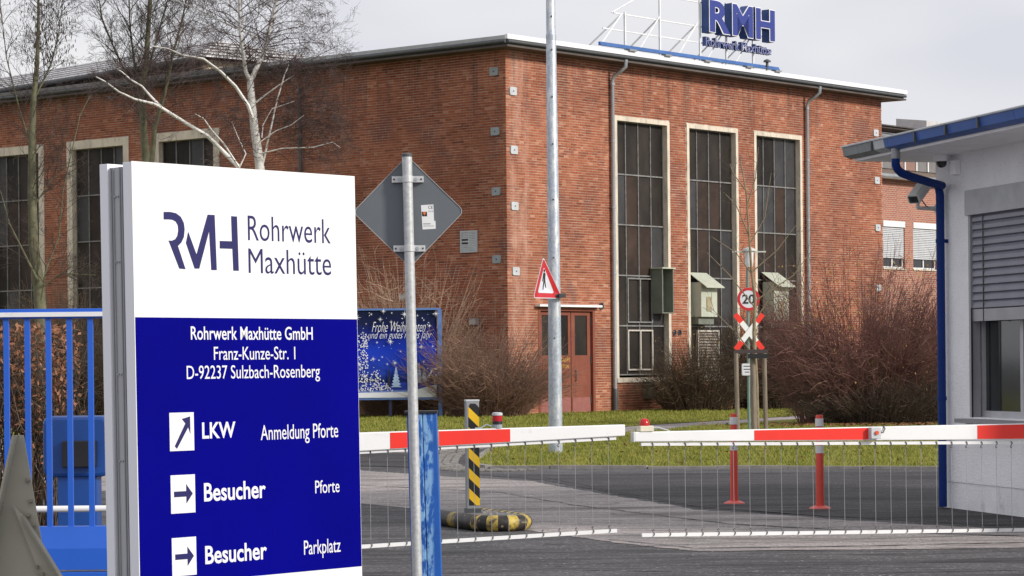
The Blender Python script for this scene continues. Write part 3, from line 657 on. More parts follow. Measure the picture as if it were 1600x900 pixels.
GGR = M('grey_gutter', (.22, .24, .25), .5, var=.15)
def gut(a, b_, m_): return obj('gutter_section', MB(GW).add([(a, -.78, 3.93), (a, -.86, 3.96), (a, -.88, 4.06), (a, -.76, 4.06), (a, -.76, 3.93), (b_, -.78, 3.93), (b_, -.86, 3.96), (b_, -.88, 4.06), (b_, -.76, 4.06), (b_, -.76, 3.93)],
        [(0, 1, 2, 3, 4)[::-1], (5, 6, 7, 8, 9), (0, 1, 6, 5), (1, 2, 7, 6), (2, 3, 8, 7), (3, 4, 9, 8), (4, 0, 5, 9)]), m_, gh)
ss = [-.6, -.15, .3, .62, .72, 1.5, 2.3, 3.1, 3.9, 4.7, 5.5, 6.4]
for i, (a, b_) in enumerate(zip(ss, ss[1:])):
    gut(a+.004, b_-.004, GGR if i < 2 else (PLL if i == 2 else GBLUE))
obj('gutter_lip', MB(GW).tube([(-.6, -.885, 4.065), (6.4, -.885, 4.065)], .012, 6), PLL, gh)
for a in (.3, 1.5, 2.3, 3.1): obj('gutter_bracket', MB(GW).box(a-.012, a+.012, -.895, -.87, 3.95, 4.07), DGREY, gh)
pp = None
dp = obj('downpipe', MB().tube([at(1399.5, 246, 28.1), at(1399.5, 257, 28.1), at(1402, 264, 28.12), at(1408, 270, 28.16), at(1425, 276.5, 28.25), at(1455, 285.5, 28.45), at(1472, 290, 28.6), GW((.31, -.10, 3.555)), GW((.31, -.085, 3.47)), GW((.31, -.085, 3.3)), GW((.31, -.085, .02))], .046, 14), PBLUE, gh, smooth=50)
obj('pipe_outlet', MB().tube([at(1399.5, 232, 28.1), at(1399.5, 248, 28.1)], .05, 12), ZINC, dp, smooth=1)
obj('pipe_clip', MB(GW).tube([(.31, -.085, 2.94), (.31, -.085, 2.98)], .054, 12).box(.29, .33, -.03, 0, 2.94, 2.98).tube([(.31, -.085, 1.2), (.31, -.085, 1.24)], .054, 12), PBLUE, dp)
# window
FRG = M('grey_window_frame', (.36, .36, .38), .5, var=.1)
mb = MB(GW); ring_frame(mb, wa, wb, wc_, wd-.28, .07, .13, .22); mb.box(wa+1.0, wa+1.08, .13, .22, wc_+.07, wd-.3); wn = obj('window', mb, M('silver_window_frame', (.42, .42, .44), .4), gh)
obj('pane', MB(GW).box(wa+.07, wb-.07, .165, .175, wc_+.07, wd-.3), DGL, wn)
obj('room_wall', MB(GW).box(wa-.3, wb+.3, 2.5, 2.55, .35, 3.8), M('tan_room_wall', (.32, .25, .15), .8), gh)
obj('blind_box', MB(GW).box(wa-.02, wb+.02, -.03, .12, wd-.27, wd), M('grey_blind_box', (.42, .43, .45), .5), wn)
obj('window_sill', MB(GW).box(wa-.12, wb+.1, -.13, .13, wc_-.06, wc_-.015), M('grey_sill', (.26, .26, .28), .5), wn)
obj('guide_rail', MB(GW).box(wa, wa+.05, .0, .1, wc_, wd-.27), FRG, wn); obj('guide_rail', MB(GW).box(wb-.05, wb, 0, .1, wc_, wd-.27), FRG, wn)
obj('guide_rod', MB(GW).box(wa+.07, wa+.085, -.01, .005, wc_, 2.2), BLACK, wn)
BLG = M('grey_blind_slat', (.22, .22, .27), .45, var=.08)
for k in range(13):
    z_ = 2.2+.085*k
    obj('blind_slat', MB(GW).add([(wa+.06, .015, z_+.004), (wb-.06, .015, z_+.004), (wb-.06, .02, z_+.045), (wa+.06, .02, z_+.045), (wb-.06, .045, z_+.08), (wa+.06, .045, z_+.08), (wa+.06, .04, z_-.004), (wb-.06, .04, z_-.004)], [(0, 1, 2, 3), (3, 2, 4, 5), (6, 7, 1, 0)]), BLG, wn)
mb = MB(GW)
for s_ in (wa+.35, wa+1.4): mb.box(s_-.008, s_+.008, .01, .016, 2.05, 3.2)
obj('blind_cord', mb, BLACK, wn)
obj('blind_bottom_rail', MB(GW).box(wa+.055, wb-.055, .015, .09, 2.06, 2.19), FRG, wn)
# cameras on the guardhouse
CG = M('camera_grey', (.62, .62, .59), .45, var=.08)
p0, p1 = at(1431, 306, 28.75), at(1447, 284, 28.95)
ax = (p1-p0).normalized()
sx_ = ax.cross(Vector((0, 0, 1))).normalized(); uz = sx_.cross(ax)
cf = Fr(p0, sx_, ax, uz)
sc_ = thing('security_camera', 'grey tubular security camera on a wall bracket beside the blue downpipe', 'camera', at(1448, 325, 28.9))
hd = obj('camera_housing', MB(cf).add([(x*.075, y, z*.06+.0) for y in (-.07, .30) for x, z in ((-1, -.8), (-.8, -1), (.8, -1), (1, -.8), (1, .5), (.6, 1), (-.6, 1), (-1, .5))], [tuple(range(8)), tuple(range(15, 7, -1))]+[(i, i+8, (i+1) % 8+8, (i+1) % 8) for i in range(8)]), CG, sc_, bevel=.006)
obj('camera_lens', MB(cf).disc((0, 0), .032, -.078, -.07, 14), BLACK, hd)
obj('camera_window', MB(cf).prism([(-.055, -.045), (.055, -.045), (.055, .035), (-.055, .035)], -.074, -.07), DGL, hd)
q0 = at(1467, 326, 29.02); q1 = at(1433, 325, 28.85)
obj('bracket', MB().tube([q0, q1], [.03, .018], 8).tube([q1, p0+ax*.12+Vector((0, 0, -.05))], .02, 8).lathe(tuple(q0-Vector((0, 0, .05))), [(.05, 0), (.05, .1)], 8), CG, sc_)
obj('cable', MB().tube([at(1440, 312, 28.9), at(1447, 322, 28.9), at(1456, 327, 28.95), at(1462, 325, 29)], .007, 6), BLACK, sc_)
dc = thing('dome_camera', 'small white dome camera under the guardhouse soffit', 'camera', GW((.44, -.12, 3.9)))
obj('camera_mount', MB(GW).lathe((.44, -.12, 3.83), [(.085, 0), (.09, .03), (.09, .069)], 18), SOFW, dc, smooth=1)
obj('dome', MB(GW).lathe((.44, -.12, 3.76), [(.01, 0), (.04, .012), (.055, .035), (.06, .07)], 16), DGL, dc, smooth=60)
jb = obj('junction_box', MB(GW).box(.55, .68, -.07, 0, 3.67, 3.83), SOFW, None, GW((.6, 0, 3.7)), bevel=.01); tag(jb, 'small white junction box on the guardhouse wall below the dome camera', 'junction box')

# ------------------------------------------------------------------ tall pole and pedestrian warning sign
tp = thing('tall_pole', 'tall grey galvanised steel pole standing on the front lawn', 'pole', (.775, 46.8, 0))
obj('pole_shaft', MB().tube([(.775, 46.8, -.1), (.775, 46.8, 3), (.76, 46.8, 7.55), (.76, 46.8, 7.56), (.755, 46.8, 10.5)], [.128, .113, .091, .086, .075], 20), POLEM, tp, smooth=30)
obj('collar', MB().tube([(.762, 46.8, 7.48), (.762, 46.8, 7.58)], .094, 20), POLEM, tp, smooth=30)
for z_ in (7.9, 7.3, 6.45, 5.6, 4.6, 3.55, 2.1):
    obj('step_bolt', MB().tube([(.77, 46.8-.07, z_), (.77, 46.8-.125, z_)], .016, 6), DGREY, tp)
ps = thing('pedestrian_sign', 'bent triangular pedestrian warning sign clamped to the tall pole', 'sign', at(850, 440, 46.55))
a_ = math.radians(63); PF = Fr(at(850, 468, 46.45), (math.cos(a_), math.sin(a_)), (-math.sin(a_), math.cos(a_)))
DKR = M('sign_red', (.50, .012, .02), .4, var=.1); SWH = M('sign_white', (.62, .64, .70), .4, var=.05)
def tri(sc2, z_off):      # triangle outline with rounded corners, right side bent back
    pts = []
    for cx, cz, a0 in ((.36, .06, -90), (0, .70, 30), (-.36, .06, 150)):
        for i in range(5):
            t = math.radians(a0+30*i); pts.append((cx+.04*math.cos(t), cz+.04*math.sin(t)))
    c0 = (0, .27)
    return [(c0[0]+(x-c0[0])*sc2, c0[1]+(z_-c0[1])*sc2+z_off) for x, z_ in pts]
def bend(x, z_): return -max(0, x)**2*1.0
def bent(poly, y0, th, m_, nm, par):
    # fan grid so that the right part can bend towards the viewer
    N_ = len(poly); V = []; cx, cz = 0, .27
    rings = 14
    for y in (y0, y0+th):
        for r_ in range(rings+1):
            for x, z_ in poly:
                xx, zz_ = cx+(x-cx)*r_/rings, cz+(z_-cz)*r_/rings
                V.append((xx, y+bend(xx, zz_), zz_))
    fs = []; S = N_*(rings+1)
    for r_ in range(rings):
        for i in range(N_):
            j = (i+1) % N_; a, b_, c_, d = r_*N_+i, (r_+1)*N_+i, (r_+1)*N_+j, r_*N_+j
            fs.append((a, b_, c_, d)); fs.append((a+S, d+S, c_+S, b_+S))
    r_ = rings
    for i in range(N_):
        j = (i+1) % N_; fs.append((r_*N_+i, S+r_*N_+i, S+r_*N_+j, r_*N_+j))
    return obj(nm, MB(PF).add(V, fs), m_, par)
bent(tri(1.0, 0), 0, .004, SWH, 'sign_plate', ps); bent(tri(.95, 0), -.004, .002, DKR, 'red_border', ps); bent(tri(.62, -.0), -.008, .002, SWH, 'white_field', ps)
mb = MB(PF); y0_ = -.014
mb.disc((0, .515), .028, y0_, y0_+.003, 12)
mb.prism([(-.035, .48), (.035, .48), (.035, .33), (-.035, .33)], y0_, y0_+.003)
mb.prism([(-.035, .48), (-.035, .44), (-.085, .33), (-.065, .32)], y0_, y0_+.003).prism([(.035, .48), (.035, .44), (.075, .35), (.095, .36)], y0_, y0_+.003)
mb.prism([(-.035, .33), (.0, .33), (-.065, .12), (-.095, .12)], y0_, y0_+.003).prism([(.0, .33), (.035, .33), (.085, .13), (.055, .13)], y0_, y0_+.003)
obj('pedestrian_symbol', mb, BLACK, ps)
obj('sign_clamp', MB().tube([(.79, 46.8, 2.84), (.79, 46.8, 2.89)], .135, 16).box(.86, .98, 46.6, 46.8, 2.83, 2.9), DGREY, ps)

# ------------------------------------------------------------------ level crossing sign post
FX = Fr((5.49, 60, 0), (.985, .17), (-.17, .985))
xs_ = thing('crossing_signpost', 'signpost with speed limit 20 disc and red white crossing cross', 'sign', (5.49, 60, 0))
obj('post', MB(FX).tube([(0, .06, 0), (0, .06, 3.95)], .035, 10), M('green_grey_post', (.16, .24, .22), .6), xs_, smooth=1)
lp = obj('signal_lamp', MB(FX).tube([(.02, 0, 3.83), (.02, 0, 3.95), (.02, 0, 4.2)], [.085, .10, .11], 12), M('lamp_white', (.66, .67, .69), .5), xs_, smooth=1)
obj('lamp_cap', MB(FX).lathe((.02, 0, 4.2), [(.16, 0), (.14, .05), (.05, .09)], 14).box(-.38, .42, -.02, .02, 4.17, 4.2), M('lamp_cap', (.5, .5, .48), .6), lp)
sd_ = obj('speed_disc', MB(FX).disc((0, 3.09), .27, -.0, .01, 32), SWH, xs_)
obj('red_ring', MB(FX).ring((0, 3.09), .205, .268, -.008, 0, 32), DKR, sd_)
text('numerals', '20', FX, -.15, .15, 2.98, 3.2, BLACK, sd_, .003, -.004, .02)
for sgn in (-1, 1):
    d = Vector((sgn*.62, .78)).normalized(); nrm = (-d[1], d[0]); c0 = (0, 2.33)
    def arm(t0, t1, wd, y0, y1, m_, nm, par): return obj(nm, MB(FX).prism([(c0[0]+d[0]*t+nrm[0]*w_, c0[1]+d[1]*t+nrm[1]*w_) for t, w_ in ((t0, -wd), (t1, -wd), (t1, wd), (t0, wd))], y0, y1), m_, par)
    yy = -.01 if sgn < 0 else -.03
    cb = arm(-.52, .52, .06, yy-.01, yy, WHITE, 'cross_board', xs_)
    arm(.29, .522, .0615, yy-.014, yy-.0, RED, 'red_tip', cb); arm(-.522, -.29, .0615, yy-.014, yy-.0, RED, 'red_tip', cb)
ss_ = obj('small_plate', MB(FX).prism(rrect(-.18, .07, 1.32, 1.6, .03), -.01, .0), M('grey_plate', (.5, .5, .5), .5), xs_)
obj('plate_face', MB(FX).prism(rrect(-.165, .055, 1.335, 1.585, .025), -.013, -.01), SWH, ss_)
obj('small_print', MB(FX).box(-.14, .03, -.015, -.013, 1.525, 1.545).box(-.14, .03, -.015, -.013, 1.455, 1.475).box(-.11, .0, -.015, -.013, 1.39, 1.41), BLACK, ss_)

# ------------------------------------------------------------------ sign back on its pole
sp = thing('priority_sign', 'grey back of a diamond road sign on a galvanised pole', 'sign', (-.733, 19.65, 0))
lean = (-.015, 0, 1)
PS = Fr((-.733, 19.65, 0), (1, 0), (0, 1), lean)
GAL = M('galvanised_tube', (.52, .53, .53), .48, .3, var=.18, scale=30); overlay(GAL, (.3, .31, .31), 50, .6, .7, (1, 1, .3))
obj('pole', MB(PS).tube([(0, 0, -.05), (0, 0, 3.24)], .038, 18), GAL, sp, smooth=1)
obj('pole_cap', MB(PS).lathe((0, 0, 3.225), [(.041, 0), (.041, .02), (.02, .028)], 16), DGREY, sp)
BACK = M('sign_back_grey', (.13, .145, .16), .5, var=.06, scale=2)
def diamond(h_, r_):
    out = []
    for a0 in (-45, 45, 135, 225):
        ca = math.radians(a0+45); cx, cz = (h_-r_*1.414)*math.cos(ca), (h_-r_*1.414)*math.sin(ca)
        for i in range(6):
            t = math.radians(a0+90*i/5); out.append((cx+r_*math.cos(t), cz+r_*math.sin(t)))
    return out
cz = 2.812
pl = obj('sign_plate', MB(PS).prism([(x, z_+cz) for x, z_ in diamond(.425, .045)], .055, .058), BACK, sp)
def rim(p0, p1): pass
mb = MB(PS); dd = diamond(.425, .045); d2 = diamond(.42, .043); n = len(dd)
mb.add([(x, .050, z_+cz) for x, z_ in dd]+[(x, .050, z_+cz) for x, z_ in d2]+[(x, .0585, z_+cz) for x, z_ in dd]+[(x, .0545, z_+cz) for x, z_ in d2],
       [f for i in range(n) for f in ((i, (i+1) % n, n+(i+1) % n, n+i), (i, 2*n+i, 2*n+(i+1) % n, (i+1) % n))])
obj('plate_edge', mb, M('bare_edge', (.5, .5, .5), .4), pl)
CLM = M('clamp_aluminium', (.62, .62, .62), .4, .4, var=.08)
for z_ in (3.055, 2.53):
    cl = obj('clamp', MB(PS).box(-.12, -.042, .018, .03, z_-.024, z_+.024).box(.042, .12, .018, .03, z_-.024, z_+.024).box(-.12, -.11, .03, .054, z_-.024, z_+.024).box(.11, .12, .03, .054, z_-.024, z_+.024).tube([(0, 0, z_-.024), (0, 0, z_+.024)], .044, 18), CLM, sp, bevel=.002)
    for x_ in (-.063, .063, -.103, .103): obj('bolt', MB(PS).disc((x_, z_), .014 if abs(x_) < .1 else .008, .008 if abs(x_) < .1 else .015, .018, 6 if abs(x_) < .1 else 10), STEEL if abs(x_) < .1 else DGREY, cl)
STK = M('sticker_white', (.80, .80, .80), .5, var=.02)
st_ = obj('sticker', MB(PS).prism([(.095, 2.86), (.19, 2.865), (.192, 2.74), (.203, 2.74), (.203, 2.68), (.103, 2.675)], .053, .055), STK, pl)
obj('sticker_mark', MB(PS).prism([(.10, 2.81), (.14, 2.81), (.14, 2.775), (.102, 2.775)], .0525, .053), BLACK, st_)
obj('sticker_mark', MB(PS).prism([(.107, 2.807), (.134, 2.807), (.12, 2.78)], .052, .0525), M('orange_mark', (.75, .16, .03), .5), st_)
text('lettering', 'CE', PS, .15, .186, 2.832, 2.855, BLACK, st_, .0005, .0528)
text('lettering', '1213', PS, .152, .186, 2.808, 2.818, BLACK, st_, .0005, .0528)
obj('sticker_line', MB(PS).box(.11, .165, .052, .053, 2.715, 2.72).box(.11, .19, .052, .053, 2.70, 2.703), DGREY, st_)

# ------------------------------------------------------------------ blue steel post beside the pole
BG_ = Fr((-.667, 20.0, 0), (1, 0), (0, 1), (-.022, 0, 1))
bp_ = thing('gate_post', 'weathered blue steel box post behind the diamond sign pole', 'post', (-.667, 20, 0))
GBM = M('weathered_blue_steel', (.015, .105, .42), .38, var=.18, scale=4)
overlay(GBM, (.22, .42, .70), 5.5, .47, .56, (3.5, 1, 1.3), mask=(0, -.065, .05, .012))
overlay(GBM, (.7, .72, .74), 13, .72, .75)
obj('post_body', MB(BG_).box(-.07, .0, -.1, .12, 0, 1.275).box(.004, .112, -.1, .12, 0, 1.275), GBM, bp_, bevel=.006)
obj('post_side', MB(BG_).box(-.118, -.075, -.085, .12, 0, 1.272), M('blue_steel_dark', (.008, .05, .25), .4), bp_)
obj('post_cap', MB(BG_).box(-.135, .118, -.115, .13, 1.275, 1.292), BLACK, bp_)
obj('lock_plate', MB(BG_).box(.112, .120, -.05, .03, 1.02, 1.14), STEEL, bp_)

# ------------------------------------------------------------------ company sign pylon
PY = Fr((-1.583, 11.0, 0), (.6585, .7526), (-.7526, .6585), (-.0095, 0, 1))
py = thing('company_sign', 'large white and blue company direction pylon in the left foreground', 'sign', (-1.583, 11, 0))
PW = M('pylon_white', (.84, .84, .84), .35, var=.012, scale=1.5); PB = M('pylon_blue', (.001, .001, .20), .45, var=.15, scale=.9, spec=.04); PE = M('pylon_edge', (.90, .90, .96), .45, var=.03, scale=2, stretch=(1, 1, .2)); PC = M('pylon_channel_grey', (.46, .465, .49), .6, 0, var=.1, scale=2, stretch=(6, 6, .3))
Wp = 1.345
obj('front_panel', MB(PY).box(0, Wp, 0, .004, .05, 2.525), PW, py)
obj('panel_frame', MB(PY).box(0, Wp, .004, .058, .05, 2.522), PE, py, bevel=.002)
obj('core_channel', MB(PY).box(.012, Wp-.012, .058, .158, .0, 2.505), PC, py)
mb = MB(PY)
for y in (.072, .086, .128, .142): mb.box(.006, .012, y, y+.005, .0, 2.505)
obj('channel_rib', mb, M('rib_grey', (.33, .335, .35), .5), py)
mb = MB(PY)
for z_ in (2.38, 2.1, 1.62, 1.25, .74): mb.disc((0, 0), 0.0001, 0, .0001, 3) if False else mb.tube([(.013, .10, z_), (.003, .10, z_)], .004, 8).tube([(.013, .118, z_), (.003, .118, z_)], .004, 8)
obj('rivet', mb, STEEL, py)
obj('rear_panel', MB(PY).box(0, Wp, .158, .21, .05, 2.522), PE, py, bevel=.002)
obj('blue_panel', MB(PY).box(.004, Wp-.003, -.0015, 0, .718, 1.862), PB, py)
NAVY = M('navy_print', (.012, .010, .10), .4, var=.05); WP = M('white_print', (.80, .80, .80), .4, var=.02)
def lp2(pts):          # logo outline: crop pixels of the photograph -> metres on the panel
    out = []
    for cx_, cy_ in pts:
        px_, py_ = 150+cx_/3.461, 240+cy_/3.461
        u, v = px_-CX, Y0-py_; a, b_ = (u*cr+v*sr)/F, (-u*sr+v*cr)/F
        ox, oy = -1.605, 11.0
        t_ = (a*oy-ox)/(.6585-a*.7526); Z_ = oy+.7526*t_
        out.append((round(t_, 4), round(H+b_*Z_, 4)))
    return out
Rl = lp2([(365, 315), (400, 315), (432, 322), (458, 342), (474, 375), (478, 410), (474, 450), (460, 480), (441, 500), (481, 625), (447, 622), (390, 470), (408, 471), (426, 463), (438, 445), (443, 415), (441, 388), (430, 368), (412, 358), (392, 356), (365, 356)])
Ml = lp2([(497, 422), (541, 545), (603, 330), (641, 332), (650, 630), (620, 630), (610, 420), (555, 622), (530, 622), (484, 483)])
Hl = lp2([(730, 338), (762, 340), (769, 634), (739, 633), (735, 515), (667, 513), (667, 472), (733, 474)])
for pl_ in (Rl, Ml, Hl): obj('logo_letter', MB(PY).prism(pl_, -.0012, -.0001), NAVY, py)
def T(s, x0, x1, z0_, z1_, m_, off=0, sp_=1): return text('lettering', s, PY, x0, x1, z0_, z1_, m_, py, .001, -.0001 if m_ is NAVY else -.0016, off, 0, sp_)
T('Rohrwerk', .665, 1.18, 2.207, 2.318, NAVY, -.004); T('Maxhütte', .665, 1.18, 2.062, 2.172, NAVY, -.004)
T('Rohrwerk Maxhütte GmbH', .315, 1.052, 1.766, 1.825, WP, .008)
T('Franz-Kunze-Str. 1', .447, .94, 1.678, 1.736, WP); T('D-92237 Sulzbach-Rosenberg', .287, 1.093, 1.577, 1.654, WP)
T('LKW', .37, .566, 1.335, 1.406, WP, .02); T('Anmeldung Pforte', .718, 1.203, 1.298, 1.386, WP)
T('Besucher', .374, .741, 1.061, 1.142, WP, .018); T('Pforte', 1.05, 1.205, 1.067, 1.126, WP)
T('Besucher', .374, .741, .788, .868, WP, .018); T('Parkplatz', .972, 1.205, .772, .857, WP)
for z_, diag in ((1.287, 1), (1.018, 0), (.748, 0)):
    ar = obj('arrow_field', MB(PY).box(.183, .322, -.003, -.0015, z_, z_+.165), WP, py)
    c0 = (.2525, z_+.0825)
    if diag: pts = [(-.043, -.062), (-.03, -.073), (.036, .018), (.048, -.012), (.048, .065), (.0, .055), (.02, .035)]
    else: pts = [(-.052, -.012), (.018, -.012), (.018, -.042), (.055, 0), (.018, .042), (.018, .012), (-.052, .012)]
    obj('arrow', MB(PY).prism([(c0[0]+a, c0[1]+b_) for a, b_ in pts], -.004, -.003), NAVY, ar)

# ------------------------------------------------------------------ blue sliding gate, lattice mast, barrier machine
gt = thing('sliding_gate', 'bright blue sliding gate of upright bars at the left edge', 'gate', (-2.8, 16, 0))
GTB = M('gate_blue', (.015, .11, .56), .4, var=.07, scale=2); 
obj('top_rail', MB().box(-5.2, -1.7, 16.0, 16.06, 1.955, 2.015), GTB, gt, bevel=.004)
obj('white_strip', MB().box(-5.2, -1.7, 15.988, 16.0, 1.966, 1.994), WHITE, gt)
for k in range(-17, 9):
    x_ = -2.865+k*.13
    if -5.1 < x_ < -1.75: obj('bar', MB().box(x_-.016, x_+.016, 16.012, 16.044, .665, 1.955), GTB, gt)
obj('bottom_beam', MB().add([(x_, y, z_) for x_ in (-5.2, -1.7) for y, z_ in ((15.97, .405), (15.97, .535), (16.0, .67), (16.08, .67), (16.08, .405))], [(0, 1, 2, 3, 4), (9, 8, 7, 6, 5), (0, 5, 6, 1), (1, 6, 7, 2), (2, 7, 8, 3), (3, 8, 9, 4), (4, 9, 5, 0)]), GTB, gt)
obj('lower_beam', MB().box(-5.2, -1.7, 15.96, 16.09, .1, .39), GTB, gt, bevel=.004)
for x_ in (-4.9, -3.0, -1.9): obj('roller', MB().tube([(x_, 15.99, .055), (x_, 16.06, .055)], .055, 14), DGREY, gt)
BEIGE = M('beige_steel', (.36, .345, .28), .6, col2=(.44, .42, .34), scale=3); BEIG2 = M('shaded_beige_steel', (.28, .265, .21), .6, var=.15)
mm = thing('lattice_mast', 'beige steel lattice foot with bolts in the left bottom corner', 'mast', (-2.45, 12, 0))
obj('leg', MB().prism([(-2.30, 1.34), (-2.265, 1.34), (-2.18, .808), (-2.09, 0), (-2.50, 0), (-2.41, .85)], 12.0, 12.012), BEIGE, mm)
obj('leg_flange', MB().prism([(-2.41, .85), (-2.40, .85), (-2.49, 0), (-2.50, 0)], 11.9, 12.0).prism([(-2.30, 1.34), (-2.29, 1.34), (-2.40, .85), (-2.41, .85)], 11.9, 12.0), BEIGE, mm)
st0 = MB().prism([(-2.31, 1.02), (-2.26, .965), (-2.04, .6), (-1.80, .15), (-1.86, .12), (-2.12, .52)], 11.96, 11.975)
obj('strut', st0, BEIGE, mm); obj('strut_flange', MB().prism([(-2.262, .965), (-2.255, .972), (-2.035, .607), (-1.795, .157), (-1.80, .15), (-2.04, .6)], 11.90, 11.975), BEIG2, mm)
for px_, py_ in ((43, 750), (47, 783), (44.5, 805), (52.5, 820), (57.5, 886), (66, 897)):
    p_ = at(px_, py_, 11.99 if py_ < 840 else 11.95)
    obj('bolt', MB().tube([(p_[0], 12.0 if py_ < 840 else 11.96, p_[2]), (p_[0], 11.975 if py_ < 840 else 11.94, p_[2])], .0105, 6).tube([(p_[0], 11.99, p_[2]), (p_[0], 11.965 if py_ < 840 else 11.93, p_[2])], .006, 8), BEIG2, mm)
FB = Fr((-1.29, 22.2, 0), (.9446, .328), (-.328, .9446))
bm_ = thing('barrier_machine', 'blue rounded barrier drive housing behind the gate bars', 'barrier housing', (-3.62, 21.35, 0))
MBL = M('machine_blue', (.012, .07, .30), .35, var=.1, scale=3); overlay(MBL, (.10, .09, .08), 9, .68, .74)
HB = Fr((-3.6, 21.45, 0), (1, 0), (0, 1))
obj('housing', MB(HB).prism(rrect(-.27, .27, .75, 1.25, .06), -.12, .2), MBL, bm_, bevel=.03)
obj('pedestal', MB(HB).box(-.16, .17, -.08, .16, .1, .76), MBL, bm_, bevel=.01)
obj('pedestal_foot', MB(HB).box(-.22, .22, -.14, .2, 0, .1), DGREY, bm_)
obj('arm_clamp', MB(HB).box(-.10, .18, -.19, -.121, .83, 1.05), BLACK, bm_, bevel=.01)
hr = thing('guard_rail', 'white tubular rail in front of the blue barrier housing', 'rail', (-3.3, 19, 0))
obj('rail_tube', MB().tube([(-5.5, 19, .615), (-1.9, 19, .615)], .024, 10), WHITE, hr, smooth=1)
for x_ in (-5.2, -2.1): obj('post', MB().tube([(x_, 19, 0), (x_, 19, .6)], .024, 10), WHITE, hr, smooth=1)

# ------------------------------------------------------------------ barrier arms
FOIL = M('red_foil', (.80, .03, .018), .35, var=.05, scale=3)
WIRE = M('wire_steel', (.42, .42, .43), .5, .4, var=.1)
def barrier(name, label, top, bot, reds, wires, rail_top, rail_bot, x0, x1, thick=.07):
    lt = lambda x: top[0]+(top[1]-top[0])*(x-x0)/(x1-x0)
    lb = lambda x: bot[0]+(bot[1]-bot[0])*(x-x0)/(x1-x0)
    r1 = lambda x: rail_top[0]+(rail_top[1]-rail_top[0])*(x-x0)/(x1-x0)
    r2 = lambda x: rail_bot[0]+(rail_bot[1]-rail_bot[0])*(x-x0)/(x1-x0)
    t = thing(name, label, 'barrier', FB((x0 if x0 < 0 else x1, 0, 0)))
    obj('beam', MB(FB).add([(x, y, z_) for x in (x0, x1) for y, z_ in ((-thick/2, lb(x)), (-thick/2, lt(x)), (thick/2, lt(x)), (thick/2, lb(x)))], [(3, 2, 1, 0)[::-1], (4, 5, 6, 7)[::-1], (0, 4, 5, 1)[::-1][::-1], (1, 5, 6, 2), (2, 6, 7, 3), (3, 7, 4, 0)]), WHITE, t, bevel=.008)
    for a, b_ in reds:
        obj('red_band', MB(FB).prism([(a, lb(a)+.008), (b_, lb(b_)+.008), (b_, lt(b_)-.008), (a, lt(a)-.008)], -thick/2-.003, -thick/2+.001), FOIL, t)
    xa, xb = min(wires)-.1, max(wires)+.08
    obj('hanging_rail', MB(FB).prism([(xa, r1(xa)-.016), (xb, r1(xb)-.016), (xb, r1(xb)+.012), (xa, r1(xa)+.012)], -.014, .014), WHITE, t)
    obj('bottom_rail', MB(FB).prism([(xa, r2(xa)-.016), (xb, r2(xb)-.016), (xb, r2(xb)+.016), (xa, r2(xa)+.016)], -.014, .014), WHITE, t)
    hk = MB(FB)
    for x in wires:
        z1_, z0_ = r1(x), r2(x)
        obj('wire', MB(FB).tube([(x, -.02, z1_-.04), (x+.004, -.02, z0_+.035)], .0021, 5), WIRE, t)
        h1 = [(x, -.02, z1_+.01), (x+.011, -.02, z1_-.002), (x+.011, -.02, z1_-.018), (x, -.02, z1_-.028), (x-.008, -.02, z1_-.04), (x, -.02, z1_-.052), (x+.008, -.02, z1_-.042)]
        h2 = [(p[0]+.004, p[1], z0_+(z1_-p[2])) for p in h1]
        obj('hook', MB(FB).tube(h1, .0042, 5).tube(h2, .0042, 5), DGREY, t)
    return t, lt, lb
wires1 = [.06+.1565*i for i in range(-14, 15)]
ba, lt1, lb1 = barrier('boom_barrier', 'left barrier arm with one long red band and hanging wire skirt', (1.045, 1.10), (.83, 1.0), [(.24, 1.33), (-1.9, -1.1)], wires1, (.83, .985), (.03, .163), -2.31, 2.41)
wires2 = [2.67+.1575*i for i in range(0, 38)]
bb, lt2, lb2 = barrier('boom_barrier', 'right barrier arm with red lamp on its tip and wire skirt', (1.032, 1.05), (.945, .86), [(3.66, 4.8), (5.93, 7.0), (8.0, 9.0)], wires2, (.925, .83), (.115, .0), 2.5, 8.9)
obj('beam_end_cap', MB(FB).box(2.488, 2.5, -.037, .037, .943, 1.034), M('pale_plastic', (.7, .7, .68), .5), bb, bevel=.003)
# lamps
l1 = obj('warning_lamp', MB(FB).lathe((1.225, 0, lt1(1.225)), [(.042, 0), (.042, .035)], 16), PLG, ba)
obj('lamp_band', MB(FB).lathe((1.225, 0, lt1(1.225)+.035), [(.044, 0), (.044, .028)], 16), BLACK, l1)
obj('lamp_glass', MB(FB).lathe((1.225, 0, lt1(1.225)+.063), [(.043, 0), (.043, .05)], 16), M('red_lamp_glass', (.45, .01, .02), .2), l1, smooth=1)
obj('lamp_cap', MB(FB).lathe((1.225, 0, lt1(1.225)+.113), [(.046, 0), (.046, .02), (.03, .026)], 16), PLL, l1)
obj('lamp_cable', MB(FB).tube([(1.18, 0, lt1(1.2)+.02), (1.12, 0, lt1(1.2)+.035), (1.07, 0, lt1(1.1)+.005), (1.02, 0, lt1(1.1)+.006)], .006, 6), PLG, ba)
l2 = obj('lamp_base', MB(FB).box(2.55, 2.68, -.045, .045, 1.034, 1.085), M('cream_plastic', (.68, .64, .5), .5), bb, bevel=.004)
obj('lamp_dome', MB(FB).lathe((2.607, 0, 1.085), [(.045, 0), (.045, .02), (.04, .045), (.025, .062), (.004, .068)], 16), M('red_dome', (.5, .015, .015), .15), l2, smooth=60)
obj('lamp_cable', MB(FB).tube([(2.68, 0, 1.07), (2.74, 0, 1.07), (2.82, 0, 1.045), (2.85, 0, 1.036)], .005, 6), PLL, bb)
